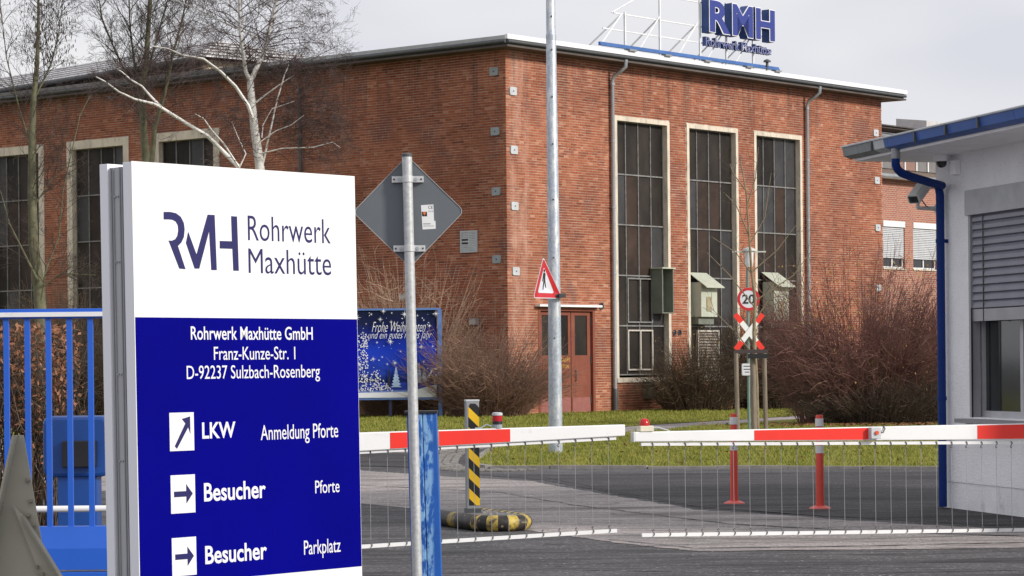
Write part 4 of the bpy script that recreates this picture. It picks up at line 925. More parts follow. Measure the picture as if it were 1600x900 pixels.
cb_ = obj('control_box', MB(FB).box(4.80, 4.90, -.10, -.035, .93, 1.035), M('box_grey', (.55, .58, .60), .5), bb, bevel=.005)
obj('push_button', MB(FB).disc((4.853, .985), .018, -.115, -.10, 14), M('orange_button', (.75, .09, .02), .4), cb_)
obj('box_cable', MB(FB).tube([(4.90, -.06, .98), (4.94, -.06, .985), (4.965, -.05, 1.02), (4.955, -.03, 1.05)], .006, 6), DGREY, cb_)
# right barrier machine just outside the frame carries the arm
rm = thing('barrier_machine', 'blue barrier drive housing at the right, carrying the right arm', 'barrier housing', FB((9.0, 0, 0)))
obj('housing', MB(FB).prism(rrect(8.75, 9.3, .0, 1.25, .05), .045, .4), MBL, rm, bevel=.03)

# ------------------------------------------------------------------ yellow black post, bumper, bollards
def stripe_mat(name, dx, dz, period, c1=(.85, .52, .01), c2=(.012, .012, .012), wear=False, axis=0):
    m = bpy.data.materials.new(name); m.use_nodes = True; N, L, b = node_col(m)
    t = N.new('ShaderNodeTexCoord'); s_ = N.new('ShaderNodeSeparateXYZ'); L.new(t.outputs['Object'], s_.inputs[0])
    a = N.new('ShaderNodeMath'); a.operation = 'MULTIPLY'; a.inputs[1].default_value = dx; L.new(s_.outputs[axis], a.inputs[0])
    b2 = N.new('ShaderNodeMath'); b2.operation = 'MULTIPLY_ADD'; b2.inputs[1].default_value = dz; L.new(s_.outputs[2], b2.inputs[0]); L.new(a.outputs[0], b2.inputs[2])
    c_ = N.new('ShaderNodeMath'); c_.operation = 'DIVIDE'; c_.inputs[1].default_value = period; L.new(b2.outputs[0], c_.inputs[0])
    f_ = N.new('ShaderNodeMath'); f_.operation = 'FRACT'; L.new(c_.outputs[0], f_.inputs[0])
    g_ = N.new('ShaderNodeMath'); g_.operation = 'GREATER_THAN'; g_.inputs[1].default_value = .5; L.new(f_.outputs[0], g_.inputs[0])
    mx_ = N.new('ShaderNodeMix'); mx_.data_type = 'RGBA'; L.new(g_.outputs[0], mx_.inputs[0]); mx_.inputs[6].default_value = c2+(1,); mx_.inputs[7].default_value = c1+(1,)
    L.new(mx_.outputs[2], b.inputs['Base Color']); b.inputs['Roughness'].default_value = .4
    if wear: overlay(m, (.07, .06, .05), 7, .48, .62); overlay(m, (.25, .23, .2), 16, .62, .72)
    return m
yb = thing('hazard_post', 'square post with yellow and black hazard stripes on the bumper island', 'post', (-.40, 26.1, .15))
YF = Fr((-.40, 26.1, .15), (.98, .2), (-.2, .98))
obj('post_body', MB(YF).box(-.066, .066, .002, .10, 0, 1.12), M('post_grey', (.30, .31, .33), .5, .3), yb, bevel=.006)
obj('striped_sheet', MB(YF).prism([(-.045, .075), (.064, .075), (.064, 1.06), (.03, 1.10), (-.025, 1.10), (-.045, 1.06)], -.002, .002), stripe_mat('hazard_stripes', 1.0, 1, .205), yb)
obj('post_cap', MB(YF).box(-.07, .07, -.003, .104, 1.12, 1.14), PLL, yb, bevel=.004)
obj('foot_plate', MB(YF).box(-.075, .075, -.01, .115, -.0, .045), DGREY, yb)
bi = thing('bumper_island', 'low island ringed by a worn yellow and black striped tube bumper', 'bumper', (-.9, 26.2, 0))
a0, a1 = Vector((-.60, 26.85, 0)), Vector((-.14, 25.72, 0)); ux = (a1-a0).normalized(); uy = Vector((-ux[1], ux[0], 0)); hw = .25
path = []
for i in range(8): path.append(a0.lerp(a1, i/8)-uy*hw)
for i in range(13):
    t_ = math.pi*i/12; path.append(a1-uy*hw*math.cos(t_)+ux*hw*math.sin(t_))
for i in range(8): path.append(a1.lerp(a0, (i+1)/8)+uy*hw)
TR = .08
PATHM = bpy.data.materials.new('bumper_stripes'); PATHM.use_nodes = True; N, L, b = node_col(PATHM)
at_ = N.new('ShaderNodeAttribute'); at_.attribute_name = 'stripe'; mx_ = N.new('ShaderNodeMix'); mx_.data_type = 'RGBA'; L.new(at_.outputs['Fac'], mx_.inputs[0]); mx_.inputs[6].default_value = (.014, .013, .013, 1); mx_.inputs[7].default_value = (.55, .40, .07, 1); L.new(mx_.outputs[2], b.inputs['Base Color']); b.inputs['Roughness'].default_value = .55
overlay(PATHM, (.05, .035, .028), 6, .47, .6); overlay(PATHM, (.36, .31, .18), 22, .6, .7)
dense = []; 
for p, q in zip(path, path[1:]):
    k_ = max(1, int((q-p).length/.02))
    for i in range(k_): dense.append(p.lerp(q, i/k_))
dense.append(path[-1])
bo = obj('tube_bumper', MB().tube([(p[0], p[1], TR) for p in dense], TR, 14), PATHM, bi, smooth=1)
att = bo.data.attributes.new('stripe', 'FLOAT', 'FACE'); vals = []; L_ = [0]
for p, q in zip(dense, dense[1:]): L_.append(L_[-1]+(q-p).length)
nf = len(dense)-1; tipL = L_[len(dense)//2]
for i in range(nf):
    v = 1.0 if int((L_[i]-.05)/.085) % 2 == 0 else 0.0
    if L_[i] < tipL-.42: v = .55 if int(L_[i]/.2) % 3 == 0 else 0.0     # worn dark stretch
    vals += [v]*14
vals += [0, 0]; att.data.foreach_set('value', vals)
top = [(p[0], p[1]) for p in path]
obj('island_top', MB().plan(top, .0, .150), M('island_concrete', (.17, .165, .165), .9, var=.35, scale=5, bump=.5), bi)
mb = MB()
for _ in range(14):
    t_ = random.uniform(.35, 1); p_ = a0.lerp(a1, t_)+uy*random.uniform(-.1, .13); s_ = random.uniform(.01, .025)
    mb.lathe((p_[0], p_[1], .15), [(s_, 0), (s_*.8, s_*.7), (s_*.3, s_)], 6)
obj('pebbles', mb, KERB, bi, kind='stuff')
BOR = M('bollard_orange_red', (.62, .055, .03), .5, var=.12); REFL = M('reflective_white', (.68, .68, .68), .35, var=.1)
bl = thing('bollard', 'red flexible bollard with white bands, left of the two beyond the right arm', 'bollard', (2.563, 30.06, 0), 'red and white bollards')
obj('bollard_body', MB().tube([(2.563, 30.06, 0), (2.563, 30.06, .06), (2.563, 30.06, 1.03), (2.563, 30.06, 1.045)], [.058, .048, .041, .034], 18), BOR, bl, smooth=1)
obj('bollard_base', MB().lathe((2.563, 30.06, 0), [(.125, 0), (.12, .012), (.07, .035)], 20), M('base_red', (.66, .12, .10), .5), bl)
for z_ in (.62, .92): obj('reflective_band', MB().tube([(2.563, 30.06, z_), (2.563, 30.06, z_+.085)], .0465, 18), REFL, bl)
b2_ = copy_tree(bl); b2_.location = (3.415, 28.86, 0); b2_['label'] = 'red flexible bollard with white bands, nearer the white guardhouse'

# ------------------------------------------------------------------ christmas banner
bn = thing('christmas_banner', 'blue Christmas greeting banner in a blue steel frame before the bush', 'banner', (-2.2, 79.7, 0))
BN = Fr((-4.9, 79.6, 0), (1, 0.02), (-.02, 1))
W0, W1, Z0_, Z1_ = -.9, 2.6, .62, 3.32
FRB = M('frame_blue', (.10, .20, .48), .5, var=.1)
obj('frame', MB(BN).box(W0-.08, W1+.13, -.03, .05, Z1_, Z1_+.06).box(W1+.03, W1+.15, -.04, .06, 0, Z1_).box(W0-.08, W1+.03, -.02, .04, Z0_-.05, Z0_), FRB, bn)
for x_ in (W0-.06, 1.15): obj('rear_post', MB(BN).box(x_-.04, x_+.04, .06, .14, 0, Z1_-.1), M('dark_blue_post', (.02, .035, .09), .6), bn)
BM = bpy.data.materials.new('banner_print'); BM.use_nodes = True; N, L, b = node_col(BM)
t = N.new('ShaderNodeTexCoord'); s_ = N.new('ShaderNodeSeparateXYZ'); L.new(t.outputs['Object'], s_.inputs[0])
mr = N.new('ShaderNodeMapRange'); mr.inputs[1].default_value = Z0_; mr.inputs[2].default_value = Z1_; L.new(s_.outputs[2], mr.inputs[0])
rr = N.new('ShaderNodeValToRGB'); e = rr.color_ramp.elements; e[0].position, e[0].color = 0, (.42, .55, .82, 1); e[1].position, e[1].color = 1, (.008, .012, .035, 1)
for p_, c_ in ((.06, (.35, .48, .80)), (.10, (.03, .06, .38)), (.17, (.03, .06, .42)), (.19, (.01, .02, .10)), (.28, (.02, .05, .36)), (.55, (.01, .04, .46)), (.72, (.01, .02, .20)), (.85, (.010, .016, .07))):
    q = e.new(p_); q.color = c_+(1,)
L.new(mr.outputs[0], rr.inputs[0]); L.new(rr.outputs[0], b.inputs['Base Color']); b.inputs['Roughness'].default_value = .7; b.inputs['Specular IOR Level'].default_value = .1
mb = MB(BN); nx_, nz_ = 28, 22
def wav(x, z_): return .018*math.sin(3.1*x+2.2*z_)+.012*math.sin(7*x-5*z_)-.012*(abs((z_*1.45) % 1-.5) < .06)
V = [(W0+(W1-W0)*i/nx_, wav(W0+(W1-W0)*i/nx_, Z0_+(Z1_-Z0_)*j/nz_), Z0_+(Z1_-Z0_)*j/nz_) for j in range(nz_+1) for i in range(nx_+1)]
mb.add(V, [(j*(nx_+1)+i, j*(nx_+1)+i+1, (j+1)*(nx_+1)+i+1, (j+1)*(nx_+1)+i) for j in range(nz_) for i in range(nx_)])
ct = obj('banner_cloth', mb, BM, bn, smooth=60)
mb = MB(BN); rs2 = random.Random(4)
def star(cx_, cz_, r_, k=8, inner=.22):
    mb.prism([(cx_+(r_ if i % 2 == 0 else r_*inner)*(1 if i % 4 == 0 else .7)*math.cos(math.pi*i/k), cz_+(r_ if i % 2 == 0 else r_*inner)*(1 if i % 4 == 0 else .7)*math.sin(math.pi*i/k)) for i in range(2*k)], -.052, -.05)
def BX(px_, py_): p_ = at(px_, py_, 79.55); return p_[0]+4.9, p_[2]
for a, b_, r_ in ((599, 486, .11), (632, 491, .14), (594, 499, .10), (610, 534, .13), (583, 561, .10), (617, 567, .11), (658, 542, .12), (671, 509, .09), (681, 490, .12), (580, 491, .06), (611, 503, .07), (567, 520, .06), (589, 535, .06), (626, 549, .05), (676, 541, .06), (662, 565, .06), (605, 569, .05), (597, 558, .05), (557, 496, .16), (631, 520, .03), (612, 489, .05), (572, 506, .04), (662, 500, .05), (652, 493, .05), (676, 558, .04), (668, 576, .05), (576, 531, .04), (592, 543, .03), (641, 556, .03), (570, 588, .12), (562, 570, .10), (573, 565, .08), (585, 600, .08)):
    star(*BX(a, b_), r_)
for _ in range(60): star(W0+(W1-W0)*rs2.random(), 1.3+(Z1_-1.35)*rs2.random(), rs2.uniform(.012, .03), 4, .6)
obj('star_print', mb, M('print_white', (.80, .82, .88), .6, var=.02), bn)
mb = MB(BN)
def fir(px_, base, topy, wd):
    x_, zb = BX(px_, base); _, zt = BX(px_, topy); n_ = 7; L_ = []; R_ = []
    for i in range(n_):
        t_ = i/n_; w_ = wd*(1-t_)
        L_ += [(x_-w_, zb+(zt-zb)*t_), (x_-w_*.5, zb+(zt-zb)*(t_+.09))]; R_ += [(x_+w_, zb+(zt-zb)*t_), (x_+w_*.5, zb+(zt-zb)*(t_+.09))]
    mb.prism(L_+[(x_, zt)]+R_[::-1], -.047, -.045)
fir(619, 605, 572, .17); fir(655, 598, 566, .12); fir(663, 596, 574, .13); fir(644, 600, 570, .14)
obj('fir_print', mb, M('print_pale_blue', (.42, .58, .85), .6, var=.2, scale=8), bn)
mb = MB(BN); fir(608, 604, 570, .07); fir(659, 597, 580, .05)
x0_, z0_ = BX(670, 597); mb.prism([(x0_, z0_), (x0_+.33, z0_), (x0_+.33, z0_+.2), (x0_, z0_+.2)], -.046, -.044)
obj('dark_print', mb, M('print_dark', (.006, .010, .035), .6), bn)
mb = MB(BN); mb.prism([(x0_-.06, z0_+.14), (x0_+.02, z0_+.14), (x0_+.14, z0_+.38), (x0_+.38, z0_+.38), (x0_+.38, z0_+.42), (x0_+.11, z0_+.42)], -.049, -.047).box(x0_+.1, x0_+.14, -.048, -.047, z0_+.17, z0_+.23).box(x0_+.19, x0_+.23, -.048, -.047, z0_+.17, z0_+.23).box(x0_+.14, x0_+.2, -.048, -.047, z0_+.0, z0_+.1)
xa, za = BX(557, 614); mb.prism([(xa, za), (xa+1.6, za+.02), (W1-.02, za+.25), (W1-.02, za+.1), (W1-.02, Z0_+.02), (xa, Z0_+.02)], -.044, -.042)
obj('snow_print', mb, MC['print_white'], bn)
mb = MB(BN)
for _ in range(520):
    t_ = rs2.random(); zc = rs2.random(); lay = rs2.choice((0, 1))
    if lay: xx, zz_ = BX(557+60*rs2.random(), 611-33*zc); 
    else: xx, zz_ = BX(553+22*rs2.random(), 600-78*zc)
    pcx, pcy = 0, 0
    if lay and abs(xx-BX(586, 600)[0]) > (1-zc)*.55: continue
    r_ = rs2.uniform(.012, .028); mb.prism([(xx-r_, zz_), (xx, zz_-r_), (xx+r_, zz_), (xx, zz_+r_)], -.05, -.048)
obj('glitter_print', mb, MC['print_white'], bn, kind='stuff')
x0_, z1_ = BX(581, 503); x1_, z2_ = BX(665, 518); text('lettering', 'Frohe Weihnachten', BN, x0_, x1_, z2_, z1_, MC['print_white'], bn, .002, -.05, -.012, .45)
x0_, z1_ = BX(575, 518); x1_, z2_ = BX(675, 532); text('lettering', 'und ein gutes neues Jahr', BN, x0_, x1_, z2_, z1_, MC['print_white'], bn, .002, -.05, -.012, .45)

# ------------------------------------------------------------------ bare trees and bushes
def rvec(r): 
    while 1:
        v = Vector((r.uniform(-1, 1), r.uniform(-1, 1), r.uniform(-1, 1)))
        if .05 < v.length < 1: return v.normalized()
def branch(mb, r, p, d, L_, rad, lvl, droop=0, kids=(5, 7), segs=5, spread=.7, minr=.004, twig=None, wob=.18, first=.25):
    pts = [p]; rr_ = [rad]; q = p
    for i in range(segs):
        d = (d+rvec(r)*wob+Vector((0, 0, -droop*(.4+i/segs)))).normalized()
        q = q+d*(L_/segs); pts.append(q); rr_.append(max(minr*.7, rad*(1-.85*(i+1)/segs)))
    tgt = mb if (lvl >= 3 or twig is None) else twig
    tgt.tube(pts, rr_, 4 if rad > .02 else 3, caps=False)
    if lvl <= 0: return
    for k in range(r.randint(*kids)):
        t_ = first+(1-first)*(k+r.random())/kids[1]; t_ = min(t_, .98); i = int(t_*segs); f_ = t_*segs-i
        pp_ = pts[i].lerp(pts[min(i+1, segs)], f_); dd = (pts[min(i+1, segs)]-pts[i]).normalized()
        side = rvec(r); side = (side-dd*side.dot(dd)).normalized()
        nd = (dd*(1-spread*.5)+side*spread+Vector((0, 0, .12))).normalized()
        branch(mb, r, pp_, nd, L_*r.uniform(.38, .62)*(1.1-.4*t_), max(minr, rr_[i]*.55), lvl-1, droop, kids, max(3, segs-1), spread, minr, twig, wob, first)
BARK = M('birch_bark', (.66, .64, .60), .8, col2=(.80, .78, .75), scale=3); overlay(BARK, (.05, .04, .035), 5, .6, .66, (1, 1, 3))
TWB = M('birch_twigs', (.075, .048, .045), .85, var=.3, scale=2)
TWD = M('brown_twigs', (.055, .040, .034), .9, var=.35, scale=2); TRG = M('mossy_bark', (.13, .125, .075), .9, var=.35, scale=5)
PALE = M('pale_branch', (.42, .37, .31), .85, var=.3, scale=4)
def limb(mb, pts, r0, r1, Z, r=None, n=6, zj=0):
    P = [at(x, y, Z+(i*zj)) for i, (x, y) in enumerate(pts)]
    m_ = len(P); mb.tube(P, [r0+(r1-r0)*i/(m_-1) for i in range(m_)], n); return P
def along(r, P, k, fn, t0=.1):
    for j in range(k):
        t_ = t0+(1-t0)*(j+r.random())/k; t_ = min(t_, .995)*(len(P)-1); i = int(t_); fn(P[i].lerp(P[i+1], t_-i), (P[i+1]-P[i]).normalized(), t_/(len(P)-1))
# birch
r = random.Random(21); Zb = 76
bt_ = thing('birch_tree', 'white barked birch tree with fine bare twigs in front of the hall', 'tree', at(404, 658, Zb)*1.0)
bt_.location[2] = 0; WL[bt_.name] = tuple(bt_.location)
tm = MB(); tw = MB()
T1 = limb(tm, [(404, 660), (408, 400), (409, 300), (405, 250), (398, 205), (394, 165), (391, 128)], .17, .10, Zb, n=10)
T2 = limb(tm, [(391, 128), (400, 108), (411, 85), (418, 62), (424, 30), (432, 0), (438, -40), (446, -90), (450, -150)], .085, .03, Zb, zj=.1)
T3 = limb(tm, [(391, 128), (384, 112), (381, 90), (375, 50), (374, 0), (370, -60), (372, -140)], .07, .03, Zb, zj=-.1)
T4 = limb(tm, [(396, 190), (388, 165), (368, 135), (345, 112), (318, 92), (285, 86), (262, 76), (238, 72)], .065, .018, Zb-.6, zj=-.15)
T5 = limb(tm, [(374, 262), (352, 240), (325, 213), (290, 192), (255, 170), (240, 162), (210, 155), (185, 143), (165, 128), (150, 120)], .075, .02, Zb-1.5, zj=-.1)
T6 = limb(tm, [(252, 168), (235, 150), (222, 135), (205, 125), (190, 112), (178, 105)], .045, .012, Zb-1.9)
T7 = limb(tm, [(411, 255), (420, 215), (432, 160), (444, 118), (452, 100)], .035, .015, Zb)
T8 = limb(tm, [(400, 160), (415, 148), (440, 130), (458, 118)], .03, .01, Zb)
T9 = limb(tm, [(402, 225), (430, 205), (455, 195), (475, 180)], .02, .008, Zb-.3)
T10 = limb(tm, [(408, 240), (440, 232), (490, 230), (520, 222), (533, 232)], .02, .008, Zb-.4)
T11 = limb(tm, [(409, 215), (411, 195), (425, 170), (460, 158)], .02, .008, Zb-.3)
T12 = limb(tm, [(374, 262), (350, 225), (332, 205), (318, 185), (305, 178)], .035, .01, Zb-2); T13 = limb(tm, [(374, 262), (384, 240), (372, 215), (362, 190)], .025, .008, Zb-2)
T14 = limb(tm, [(404, 60), (360, 40), (310, 15), (262, -5)], .025, .01, Zb)
def sprig(L0, lvl=2, droop=.12, rad=.013, kids=(4, 6), up=0):
    def f_(p, d, t_):
        side = rvec(r); side = (side-d*side.dot(d)).normalized()
        branch(tw, r, p, (d*.45+side*.8+Vector((0, 0, up))).normalized(), L0*r.uniform(.6, 1.15)*(1.15-.5*t_), rad, lvl, droop, kids, 5, .75, .0042)
    return f_
along(r, T2, 38, sprig(2.6, 3, .10, .018, (4, 6))); along(r, T3, 34, sprig(2.6, 3, .10, .018, (4, 6))); along(r, T4, 24, sprig(1.6, 2, .1, .013, (5, 8))); along(r, T5, 26, sprig(1.2, 2, 0, .010, (4, 7)), .25)
along(r, T6, 12, sprig(1.0, 2, 0, .009)); along(r, T7, 18, sprig(1.8, 2, .1, .012, (5, 8))); along(r, T8, 16, sprig(1.8, 2, .12, .012, (5, 8))); along(r, T9, 14, sprig(1.4, 2, .1, .011, (5, 7))); along(r, T10, 14, sprig(1.2, 2, .12, .011, (5, 7)))
along(r, T1[2:], 22, sprig(1.9, 2, .08, .013, (5, 8))); along(r, T12, 12, sprig(.9, 2)); along(r, T13, 10, sprig(.9, 2)); along(r, T14, 18, sprig(1.6, 2, .1, .012, (5, 8))); along(r, T11, 5, sprig(1.0))
for _ in range(45):
    branch(tw, r, at(r.uniform(425, 500), r.uniform(85, 240), Zb), Vector((r.uniform(.2, 1), r.uniform(-.5, .5), r.uniform(-.2, .5))).normalized(), 1.5, .012, 2, .1, (5, 7), 5, .8, .004)
obj('trunk', tm, BARK, bt_, smooth=60); obj('crown', tw, TWB, bt_)
# bushy brown tree behind the sign
r = random.Random(5); Zm = 80
bt2 = thing('bare_tree', 'bare tree with two mossy stems and a dense brown twig crown', 'tree', (at(228, 400, Zm)[0], Zm, 0))
tm = MB(); tw = MB()
S1 = limb(tm, [(232, 662), (232, 400), (228, 250), (224, 200), (222, 150), (228, 100), (232, 40), (236, -20), (236, -110)], .16, .04, Zm, n=8)
S2 = limb(tm, [(232, 300), (238, 245), (242, 200), (256, 150), (264, 115), (270, 85), (285, 30), (300, -50)], .10, .02, Zm-.4)
S3 = limb(tm, [(224, 200), (215, 160), (200, 120), (180, 80), (160, 30), (148, -40)], .05, .015, Zm+.3); S4 = limb(tm, [(224, 150), (210, 100), (203, 40), (200, -60)], .05, .015, Zm+.2); S5 = limb(tm, [(228, 120), (245, 60), (262, 0), (275, -60)], .04, .015, Zm)
for S, k in ((S1[2:], 26), (S2[1:], 22), (S3, 18), (S4, 16), (S5, 14)): along(r, S, int(k*1.35), sprig(2.2, 3, -.03, .017, (3, 5), .35))
obj('trunk', tm, TRG, bt2, smooth=60); obj('crown', tw, TWD, bt2)
# slender tree at the left edge
r = random.Random(9); Zl = 68
bt3 = thing('bare_tree', 'slender bare tree with hanging seed clusters at the left edge', 'tree', (at(55, 500, Zl)[0], Zl, 0))
tm = MB(); tw = MB()
S1 = limb(tm, [(66, 662), (66, 520), (60, 440), (52, 380), (50, 300), (50, 230), (52, 160), (58, 100), (60, 40), (60, -30)], .19, .025, Zl, n=8)
S2 = limb(tm, [(64, 470), (72, 420), (92, 370), (98, 300), (125, 180), (140, 150)], .03, .01, Zl-.3); S3 = limb(tm, [(66, 450), (90, 430), (115, 428), (150, 430)], .02, .008, Zl-.4); S4 = limb(tm, [(55, 320), (80, 280), (110, 250)], .02, .008, Zl-.3)
S5 = limb(tm, [(52, 240), (30, 170), (10, 90), (0, 0)], .03, .01, Zl); S6 = limb(tm, [(56, 150), (80, 100), (92, 50), (100, -10)], .03, .01, Zl)
S7 = limb(tm, [(60, 440), (40, 400), (15, 350), (-10, 260)], .04, .01, Zl-.2)
for S, k, L0 in ((S1[3:], 22, 1.2), (S2, 12, 1.0), (S3, 8, .9), (S4, 7, .8), (S5, 10, 1.2), (S6, 12, 1.1), (S7, 9, 1.1)): along(r, S, int(k*2), sprig(L0*1.25, 2, -.02, .011, (4, 6), .35))
for _ in range(420):
    x_, y_ = r.gauss(75, 22), r.uniform(-20, 100)
    p_ = at(x_, y_, Zl+r.uniform(-.8, .8)); tw.tube([p_, p_+Vector((r.uniform(-.02, .02), 0, -.05)), p_+Vector((0, 0, -.1))], [.004, .014, .004], 3, caps=False)
obj('trunk', tm, TRG, bt3, smooth=60); obj('crown', tw, TWD, bt3)
# young staked tree
r = random.Random(31)
yt = thing('young_tree', 'slender young tree tied between three wooden stakes on the lawn', 'tree', (5.7, 61.9, 0)); WOODP = M('weathered_stake', (.22, .18, .14), .9, var=.3, scale=6, stretch=(3, 3, .4)); 
yt.location = at(1180, 668, 62)*1.0; yt.location[2] = 0; yt.location = (6.0, 62, 0); WL[yt.name] = (6.0, 62, 0)
tm = MB(); tw = MB(); Zy = 57.5
yt.location = (at(1183, 600, Zy)[0], Zy, 0); WL[yt.name] = tuple(yt.location)
S1 = limb(tm, [(1184, 695), (1182, 600), (1178, 520), (1180, 470), (1174, 420), (1170, 360), (1166, 300), (1156, 245)], .05, .012, Zy, n=8)
for pts in ([(1179, 480), (1140, 430), (1105, 395)], [(1176, 430), (1150, 395), (1112, 370)], [(1175, 425), (1215, 390), (1245, 350)], [(1172, 380), (1195, 340), (1205, 270)], [(1171, 370), (1150, 320), (1130, 300)], [(1168, 320), (1180, 280), (1185, 230)], [(1180, 500), (1200, 470), (1240, 450)], [(1182, 560), (1150, 520), (1110, 480)], [(1167, 300), (1145, 270), (1140, 255)], [(1180, 470), (1240, 430), (1262, 400)]):
    S = limb(tm, pts, .016, .006, Zy); along(r, S, 6, lambda p, d, t_: branch(tw, r, p, (d+rvec(r)*.8).normalized(), .5, .006, 1, -.05, (2, 3), 4, .6, .0035))
obj('trunk', tm, M('young_bark', (.24, .19, .12), .85, var=.3, scale=8), yt, smooth=60); obj('crown', tw, TWD, yt)
tst = thing('tree_stakes', 'three weathered wooden stakes with black crossbar around the young tree', 'tree support', (at(1176, 600, 57)[0], 57, 0))
for x_, y0, w_, dz in ((1152, 548, .05, .2), (1178, 560, .065, -.2), (1196, 550, .05, 0)):
    p_, q_ = at(x_-2, y0, 57+dz), at(x_, 672, 57+dz); obj('stake', MB().tube([(q_[0]+.01, q_[1], 0), (p_[0], p_[1], p_[2])], w_, 10), WOODP, tst, smooth=1)
p_, q_ = at(1147, 549, 56.9), at(1200, 549, 56.75); obj('crossbar', MB().box(p_[0], q_[0], 56.7, 56.76, p_[2]-.045, p_[2]+.035), M('dark_crossbar', (.06, .045, .045), .8), tst)
obj('crossbar_strap', MB().box(at(1168, 556, 56.7)[0], q_[0]+.0, 56.62, 56.695, p_[2]-.16, p_[2]-.06), BLACK, tst)
# bushes
def bush(name, label, cx_, cy_, rx, ry, h, n, mat, seed, lean=.5, stem=.009, kids=5, top=1.0, leaves=0, parent=None, cat='bush', wr=.004):
    r = random.Random(seed); t = thing(name, label, cat, (cx_, cy_, 0)); mb = MB()
    for i in range(n):
        a = r.uniform(0, 6.283); q = math.sqrt(r.random())
        bx, by = cx_+math.cos(a)*rx*q*.75, cy_+math.sin(a)*ry*q*.75
        hh = h*r.triangular(.3, 1.08, .72)*(1-.3*q*q)*(1+.22*math.sin(2.3*a+seed)+.14*math.sin(5.1*a+2*seed))*(1+(.25 if r.random() < .05*top else 0))
        ox, oy = math.cos(a)*rx*q*lean+r.gauss(0, .18), math.sin(a)*ry*q*lean+r.gauss(0, .18)
        p0 = Vector((bx, by, 0)); pts = []
        for k in range(5):
            t_ = k/4; pts.append(p0+Vector((ox*t_**1.6+r.gauss(0, .035), oy*t_**1.6+r.gauss(0, .035), hh*(t_-.08*t_*t_))))
        mb.tube(pts, [stem, stem*.85, stem*.7, stem*.5, wr*.6], 3, caps=False)
        for _ in range(kids):
            t_ = r.uniform(.12, .95)*4; k = int(t_); p_ = pts[k].lerp(pts[k+1], t_-k); d = (rvec(r)+Vector((ox, oy, 1.1))*.7).normalized(); l_ = r.uniform(.2, .55)*h*.3
            p1_ = p_+d*l_*.5+rvec(r)*.03; mb.tube([p_, p1_, p1_+(d+rvec(r)*.4)*l_*.5], [wr, wr*.8, wr*.5], 3, caps=False)
    obj('twigs', mb, mat, t)
    if leaves:
        lm = MB()
        for _ in range(leaves):
            a = r.uniform(0, 6.28); q = r.random()**.5; p_ = Vector((cx_+math.cos(a)*rx*q, cy_+math.sin(a)*ry*q, r.uniform(.2, 1)*h)); u_, v_ = rvec(r)*.035, rvec(r)*.025
            lm.add([p_-u_, p_-v_, p_+u_, p_+v_], [(0, 1, 2, 3)])
        obj('leaves', lm, M('sparse_yellow_leaves', (.26, .24, .05), .8, col2=(.36, .20, .06), scale=3), t, kind='stuff')
    return t
RB = M('red_brown_stems', (.125, .045, .042), .85, col2=(.26, .14, .11), scale=1.1, thr=(.3, .7)); DB = M('dark_brown_stems', (.085, .062, .042), .9, var=.4, scale=1.4); PB2 = M('pinkish_stems', (.24, .145, .105), .85, var=.3, scale=1.2)
OL = M('olive_brown_stems', (.10, .07, .042), .9, var=.4, scale=1.4); WH_ = M('pale_whips', (.50, .36, .26), .85, var=.3, scale=1.5)
bush('shrub', 'large reddish brown leafless shrub before the office wing', 8.95, 66.4, 2.15, 1.7, 4.3, 1500, RB, 1, leaves=650, top=2.0, kids=8, lean=.6, wr=.0055)
bush('shrub', 'dense dark brown undergrowth at the foot of the reddish shrub', 9.3, 65.6, 2.0, 1.3, 1.7, 1500, DB, 2, kids=6, leaves=150, top=0)
bush('shrub', 'brown shrub half hidden behind the white guardhouse corner', 11.5, 69, 1.5, 1.3, 3.6, 900, RB, 3, leaves=250, kids=7, wr=.0055)
bush('shrub', 'olive brown shrub growing under the second window', 6.15, 86.3, 1.5, .9, 2.8, 650, OL, 4, leaves=120, kids=7, lean=.7, wr=.006)
bush('shrub', 'brown shrub with tall shoots under the third window', 8.6, 87.5, 1.6, .9, 4.0, 800, DB, 6, kids=7, wr=.006)
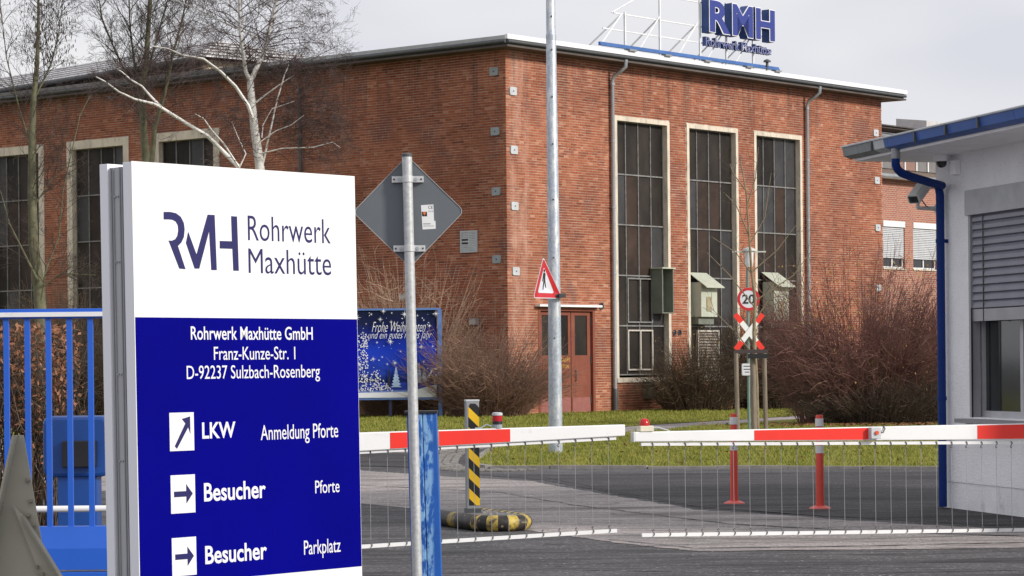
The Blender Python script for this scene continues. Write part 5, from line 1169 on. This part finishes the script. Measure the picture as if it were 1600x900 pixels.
bush('shrub', 'fan shaped pinkish brown shrub left of the door', -.75, 79.8, 1.5, 1.1, 3.1, 1050, PB2, 5, lean=1.2, top=2.5, kids=7, wr=.006)
bush('shrub', 'pinkish brown shrub directly behind the Christmas banner', -3.4, 81.6, 1.6, .9, 2.6, 1000, PB2, 8, lean=.4)
bush('climbing_shrub', 'pale tall whips growing up the shaded brick wall', -3.2, 82.9, 2.4, .35, 5.8, 420, WH_, 9, lean=.9, stem=.010, kids=7, top=.8, wr=.0065)
bush('shrub', 'brown thicket along the shaded wall behind the blue gate', -12.6, 72.5, 2.6, 1.5, 4.2, 1700, DB, 10, top=1, kids=7, wr=.006)
bush('shrub', 'brown thicket standing before the left hall windows', -8.0, 80.5, 3.0, 1.2, 3.4, 800, DB, 12, top=1)
# beech hedge with brown leaves behind the gate
hd_ = thing('beech_hedge', 'clipped beech hedge with dry brown leaves behind the gate', 'hedge', (-5.3, 27, 0))
r = random.Random(77); mb = MB(); lm = MB()
for _ in range(420):
    x_, y_ = r.uniform(-6.6, -4.55), r.uniform(26.2, 27.2); p_ = Vector((x_, y_, 0)); pts = [p_+Vector((r.gauss(0, .05)*k, r.gauss(0, .05)*k, 2.1*k/5*r.uniform(.85, 1.03))) for k in range(6)]
    mb.tube(pts, [.01, .009, .007, .006, .004, .002], 3, caps=False)
    for _k in range(6):
        q = pts[r.randint(1, 4)]; mb.tube([q, q+rvec(r)*.18], [.004, .002], 3, caps=False)
for _ in range(7500):
    zz_ = r.uniform(.3, 2.1)
    if r.random() > .35+.65*(zz_ > 1.0): continue
    p_ = Vector((r.uniform(-6.6, -4.5), r.uniform(26.1, 27.2), zz_)); u_, v_ = rvec(r)*r.uniform(.025, .045), rvec(r)*r.uniform(.012, .022)
    lm.add([p_-u_, p_-v_, p_+u_, p_+v_], [(0, 1, 2, 3)])
obj('stems', mb, DB, hd_); obj('leaves', lm, M('dry_beech_leaves', (.20, .075, .035), .8, col2=(.36, .17, .09), scale=4), hd_, kind='stuff')
print('objects', len(bpy.data.objects), 'tris', sum(len(m_.loop_triangles) if m_.loop_triangles else len(m_.polygons) for m_ in bpy.data.meshes))
